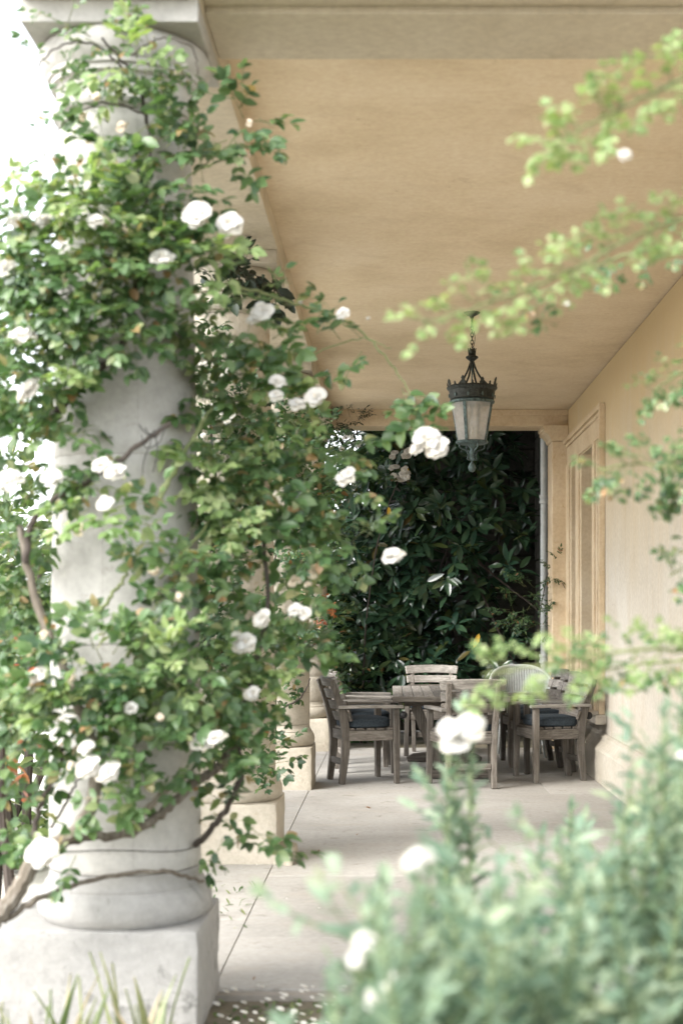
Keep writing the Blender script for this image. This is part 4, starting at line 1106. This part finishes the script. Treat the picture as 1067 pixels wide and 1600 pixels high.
spray([(1230,270),(1120,325),(1000,365),(900,420),(800,460),(720,488),(660,505)], 2.85, .062, 64, 'bright', .048)
spray([(1150,380),(1060,385),(970,400),(880,440),(800,480)], 3.55, .07, 14, 'mid', .056)
spray([(1180,540),(1080,575),(1020,610)], 3.6, .07, 22, 'mid', .056)
spray([(1200,780),(1090,740),(1000,725),(930,735)], 3.5, .07, 30, 'mid', .056)
spray([(1150,640),(1070,690),(1035,790)], 3.6, .09, 26, 'mid', .056)
spray([(1180,860),(1085,880),(1045,900)], 3.6, .06, 12, 'mid', .056)
spray([(1210,1040),(1090,1020),(1000,1015),(900,1030),(810,1045),(755,1055)], 2.9, .06, 34, 'bright', .050)
spray([(1200,1000),(1080,1030),(980,1040),(900,1060)], 3.3, .08, 34, 'mid', .050)
blossom(rs, at(975,242,2.7), .014); blossom(rs, at(885,365+110,3.4), .012, kind=[BUD], name='bud')
for zc in (.5, .9, 1.3, 1.7, 2.1, 2.5):
    for (sx) in (0.0, .12):
        p = Vector((1.33+sx, 3.65, zc)); rs.cane([p, p+Vector((-.05,-.08,.15)), p+Vector((-.1,-.12,.35))], .006, .003, M['cane'], 'cane', 6)
rs.finish({'bright': M['rosebright'], 'mid': M['rose']}, {'bright': T_ROSE, 'mid': T_ROSE}, n_single=120)

# ------------------------------------------------------------------ foreground: grey green flowering shrubs
def shrub(name, label, stems, seed, n_single, lsize=.047):
    s = Plant(name, (sum(q[0] for q in stems)/len(stems), sum(q[1] for q in stems)/len(stems), -.03), label, 'shrub', 'grey green shrubs in the foreground bed', seed)
    rg = s.rng
    for (x, y, h, lean) in stems:
        p0 = Vector((x - lean*h*.4, y + .05, -.03)); p1 = Vector((x, y, h))
        mid = p0.lerp(p1, .5) + Vector((lean*.05, 0, .04))
        s.cane([p0, mid, p1], .005, .0018, M['cane'], 'stem', 5, .004, 6)
        C = catmull([p0, mid, p1], 34)
        n = len(C)
        for i in range(int(n*.45), n):
            f = i/(n-1); big = (1.15 - .55*max(0, f-.7)/.3)
            t = (C[min(i+1, n-1)] - C[i-1]).normalized()
            for q in range(3):
                a = i*2.4 + q*2.1 + rg.uniform(-.4,.4)
                o = Vector((math.cos(a), math.sin(a), 0))
                d = t*rg.uniform(.35,1.3) + o*.9
                s.leaf('l', rg.randrange(3), C[i] + t*rg.uniform(-.01,.01), d, t*.8 - o*.3 + Vector((-.1,-.3,.3)) + rv(rg)*.3, lsize*big*rg.uniform(.7,1.25))
        s.leaf('l', 0, C[-1], C[-1]-C[-3], Vector((0,-1,.2)), lsize*.7)
        for q in range(rg.randint(2, 4)):          # a few side shoots
            i = rg.randrange(n//2, n-3); a = rg.uniform(0, 6.28)
            s.shoot('l', T_LANCE, C[i], Vector((math.cos(a), math.sin(a), .75)), rg.uniform(.10,.24), .018, lsize*.9, up=.6, out=Vector((-.1,-.4,0)), droop=-.2, spread=.8, tw=.0016)
    return s
rg = random.Random(111)
st = []
for k in range(30):
    px = rg.triangular(760, 1130, 1040); Y = rg.uniform(2.3, 3.3)
    top = float(np.interp(px, [740, 800, 900, 1000, 1067, 1130], [1320, 1230, 1235, 1140, 1040, 1000])) + abs(rg.gauss(0, 190)) + 10
    p = at(px, top, Y); st.append((p.x, p.y, p.z, rg.uniform(-.75,.75)))
BLOOM1 = [(735,1135,27,2.9),(712,1160,24,2.9),(700,1140,19,2.88),(1065,1180,10,2.6),(940,1365,14,2.4),(860,1490,16,2.2),(980,1525,14,2.2),(945,1545,14,2.2)]
for px, py, r, Y in BLOOM1: q = at(px, py+r*.6, Y+.02); st.append((q.x, q.y, q.z, rg.uniform(-.15,.15)))
s1 = shrub('grey_green_shrub', 'tall grey green leafy shrub in the blurred foreground against the house wall', st, 112, 0)
for px, py, r, Y in BLOOM1:
    blossom(s1, at(px, py, Y), r/F*Y)
s1.finish({'l': M['shrub']}, {'l': T_LANCE}, n_single=220)
st = []
for k in range(34):
    px = rg.uniform(485, 960); Y = rg.uniform(1.8, 2.5)
    top = float(np.interp(px, [480, 560, 640, 720, 800, 920], [1530, 1370, 1330, 1330, 1380, 1360])) + abs(rg.gauss(0, 130)) + 10
    p = at(px, top, Y); st.append((p.x, p.y, p.z, rg.uniform(-.75,.75)))
BLOOM2 = [(650,1345,20,2.0),(668,1336,16,2.0),(575,1470,22,1.95),(556,1498,15,1.95),(590,1565,22,1.9),(622,1525,15,1.9),(605,1550,14,1.9)]
for px, py, r, Y in BLOOM2: q = at(px, py+r*.6, Y+.02); st.append((q.x, q.y, q.z, rg.uniform(-.15,.15)))
s2 = shrub('grey_green_shrub', 'low pale green flowering shrub blurred along the bottom of the view', st, 113, 0)
for px, py, r, Y in BLOOM2:
    blossom(s2, at(px, py, Y), r/F*Y)
s2.finish({'l': M['shrub']}, {'l': T_LANCE}, n_single=220)

# iris blades in front of the near plinth
def iris(name, label, cx, cy, n, seed):
    rg = random.Random(seed); o = empty(name, (cx, cy, -.03)); tag(o, label, 'iris', 'iris clumps before the near plinth')
    for k in range(n):
        h = rg.uniform(.26, .50); a = rg.uniform(0, 6.28); ln_ = rg.uniform(.02,.16); w_ = rg.uniform(.010,.017)
        bx, by = rg.uniform(-.13,.13), rg.uniform(-.1,.1)
        mb = MB(); vs = []; nseg = 7; tw = rg.uniform(0, 3.14)
        for i in range(nseg+1):
            t = i/nseg; x = bx + math.cos(a)*ln_*t*t; y = by + math.sin(a)*ln_*t*t; ww = w_*(1-t**3)*(.8+.4*min(1,t*2))
            u = Vector((math.cos(tw), math.sin(tw), 0)); nn_ = Vector((-u.y, u.x, 0))
            c = Vector((x, y, h*t)); vs += [tuple(c - u*ww), tuple(c + nn_*.003), tuple(c + u*ww), tuple(c - nn_*.003)]
        fs = []
        for i in range(nseg):
            for q in range(4):
                fs.append((i*4+q, i*4+(q+1) % 4, (i+1)*4+(q+1) % 4, (i+1)*4+q))
        mb.add(vs, fs); mb.build('blade', M['iris'], o, smooth=True)
p = at(40, 1600, 3.9); iris('iris_clump', 'clump of iris blades at the lower left corner before the plinth', p.x, 3.9, 22, 121)
p = at(190, 1600, 4.0); iris('iris_clump', 'clump of yellowing iris blades before the middle of the near plinth', p.x, 4.0, 20, 122)
p = at(120, 1600, 3.7); iris('iris_clump', 'low clump of iris blades between the two taller clumps', p.x, 3.75, 12, 123)

# little white ground flowers beside the plinth
gc = Plant('daisy_patch', at(400,1590,4.95), 'patch of tiny white flowers at the edge of the paving beside the plinth', 'flowers', None, 131)
gc.root.location.z = -.03; gc.loc.z = -.03
rg = random.Random(132)
DZ = blossom_mesh(31, ((7,1.0,.15),(5,.5,.3)))
for k in range(75):
    px = rg.uniform(335, 540); py = rg.uniform(1548, 1640); Y = F*(CAMZ+.01)/(py-VY)
    q = at(px, py, Y); h = rg.uniform(.01,.05); q.z = h
    o = bpy.data.objects.new('flower_head', DZ); col.objects.link(o); o.parent = gc.root
    o.matrix_local = Matrix.Translation(q - gc.loc) @ (frame(Vector((1,0,0)), Vector((0,-.3,1))+rv(rg)*.3)*rg.uniform(.006,.013)).to_4x4()
for k in range(500):
    px = rg.uniform(330, 640); py = rg.uniform(1552, 1760); Y = F*CAMZ/(py-VY); q = at(px, py, Y); q.z = -.028
    gc.leaf('l', rg.randrange(3), q, Vector((rg.uniform(-1,1), rg.uniform(-1,1), rg.uniform(.3,1.2))), Vector((0,0,1)), rg.uniform(.015,.035))
gc.finish({'l': M['hedge']}, {'l': T_OVAL}, n_single=0)
# orange flower and weeds at the foot of the near column
wd = Plant('orange_flower', at(308,1285,6.6), 'small orange flower with a few weeds at the foot of the columns', 'flower', None, 141)
wd.root.location.z = 0; wd.loc.z = 0
wd.cane([wd.loc, wd.loc + Vector((0,0,.16))], .003, .002, M['cane'], 'stem', 5)
o = bpy.data.objects.new('flower_head', blossom_mesh(33, ((8,1.0,.2),(7,.7,.6)), 'petal')); o.data.materials.clear(); o.data.materials.append(M['orange'])
col.objects.link(o); o.parent = wd.root; o.matrix_local = Matrix.Translation((0,0,.17)) @ (frame(Vector((1,0,0)), Vector((0,-.8,.6)))*.03).to_4x4()
for k in range(60):
    q = Vector((rg.uniform(-1.1,-.64), rg.uniform(6.4,7.4), .002))
    wd.leaf('l', rg.randrange(3), q, Vector((rg.uniform(-1,1), rg.uniform(-1,1), rg.uniform(.2,1))), Vector((0,0,1)), rg.uniform(.02,.05))
wd.finish({'l': M['hedge']}, {'l': T_NARROW}, n_single=0)

# fallen leaves
fm = bpy.data.meshes.new('fallen_leaf'); v, f = leaflet_template(.5, .35, .3); fm.from_pydata([tuple(q) for q in v], [], f); fm.materials.append(M['brown'])
for i, (px, py, s) in enumerate([(571,1263,.055),(632,1260,.025),(688,1268,.025),(560,1305,.022),(497,1330,.02),(530,1336,.02),(742,1258,.03),(760,1413,.05),(400,1530,.02),(600,1180,.06)]):
    Y = F*CAMZ/(py-VY); q = at(px, py, Y); q.z = .008
    o = link('fallen_leaf', fm); o.location = q; o.scale = (s,)*3; o.rotation_euler = (.1, .1, i*1.3)
    tag(o, 'small dry brown leaf fallen on the pale paving', 'leaf', 'fallen leaves on the floor')

pm = bpy.data.meshes.new('fallen_petal'); v, f = leaflet_template(.8, .3, .2); pm.from_pydata([tuple(q) for q in v], [], f); pm.materials.append(M['petal'])
rp = random.Random(9)
for i in range(5):
    px, py = rp.uniform(350, 560), rp.uniform(1330, 1530); Y = F*CAMZ/(py-VY); q = at(px, py, Y); q.z = .005
    o = link('fallen_petal', pm); o.location = q; o.scale = (rp.uniform(.008,.016),)*3; o.rotation_euler = (.1, 0, rp.uniform(0, 6))
    tag(o, 'tiny white petal dropped on the paving', 'petal', 'fallen petals on the floor')
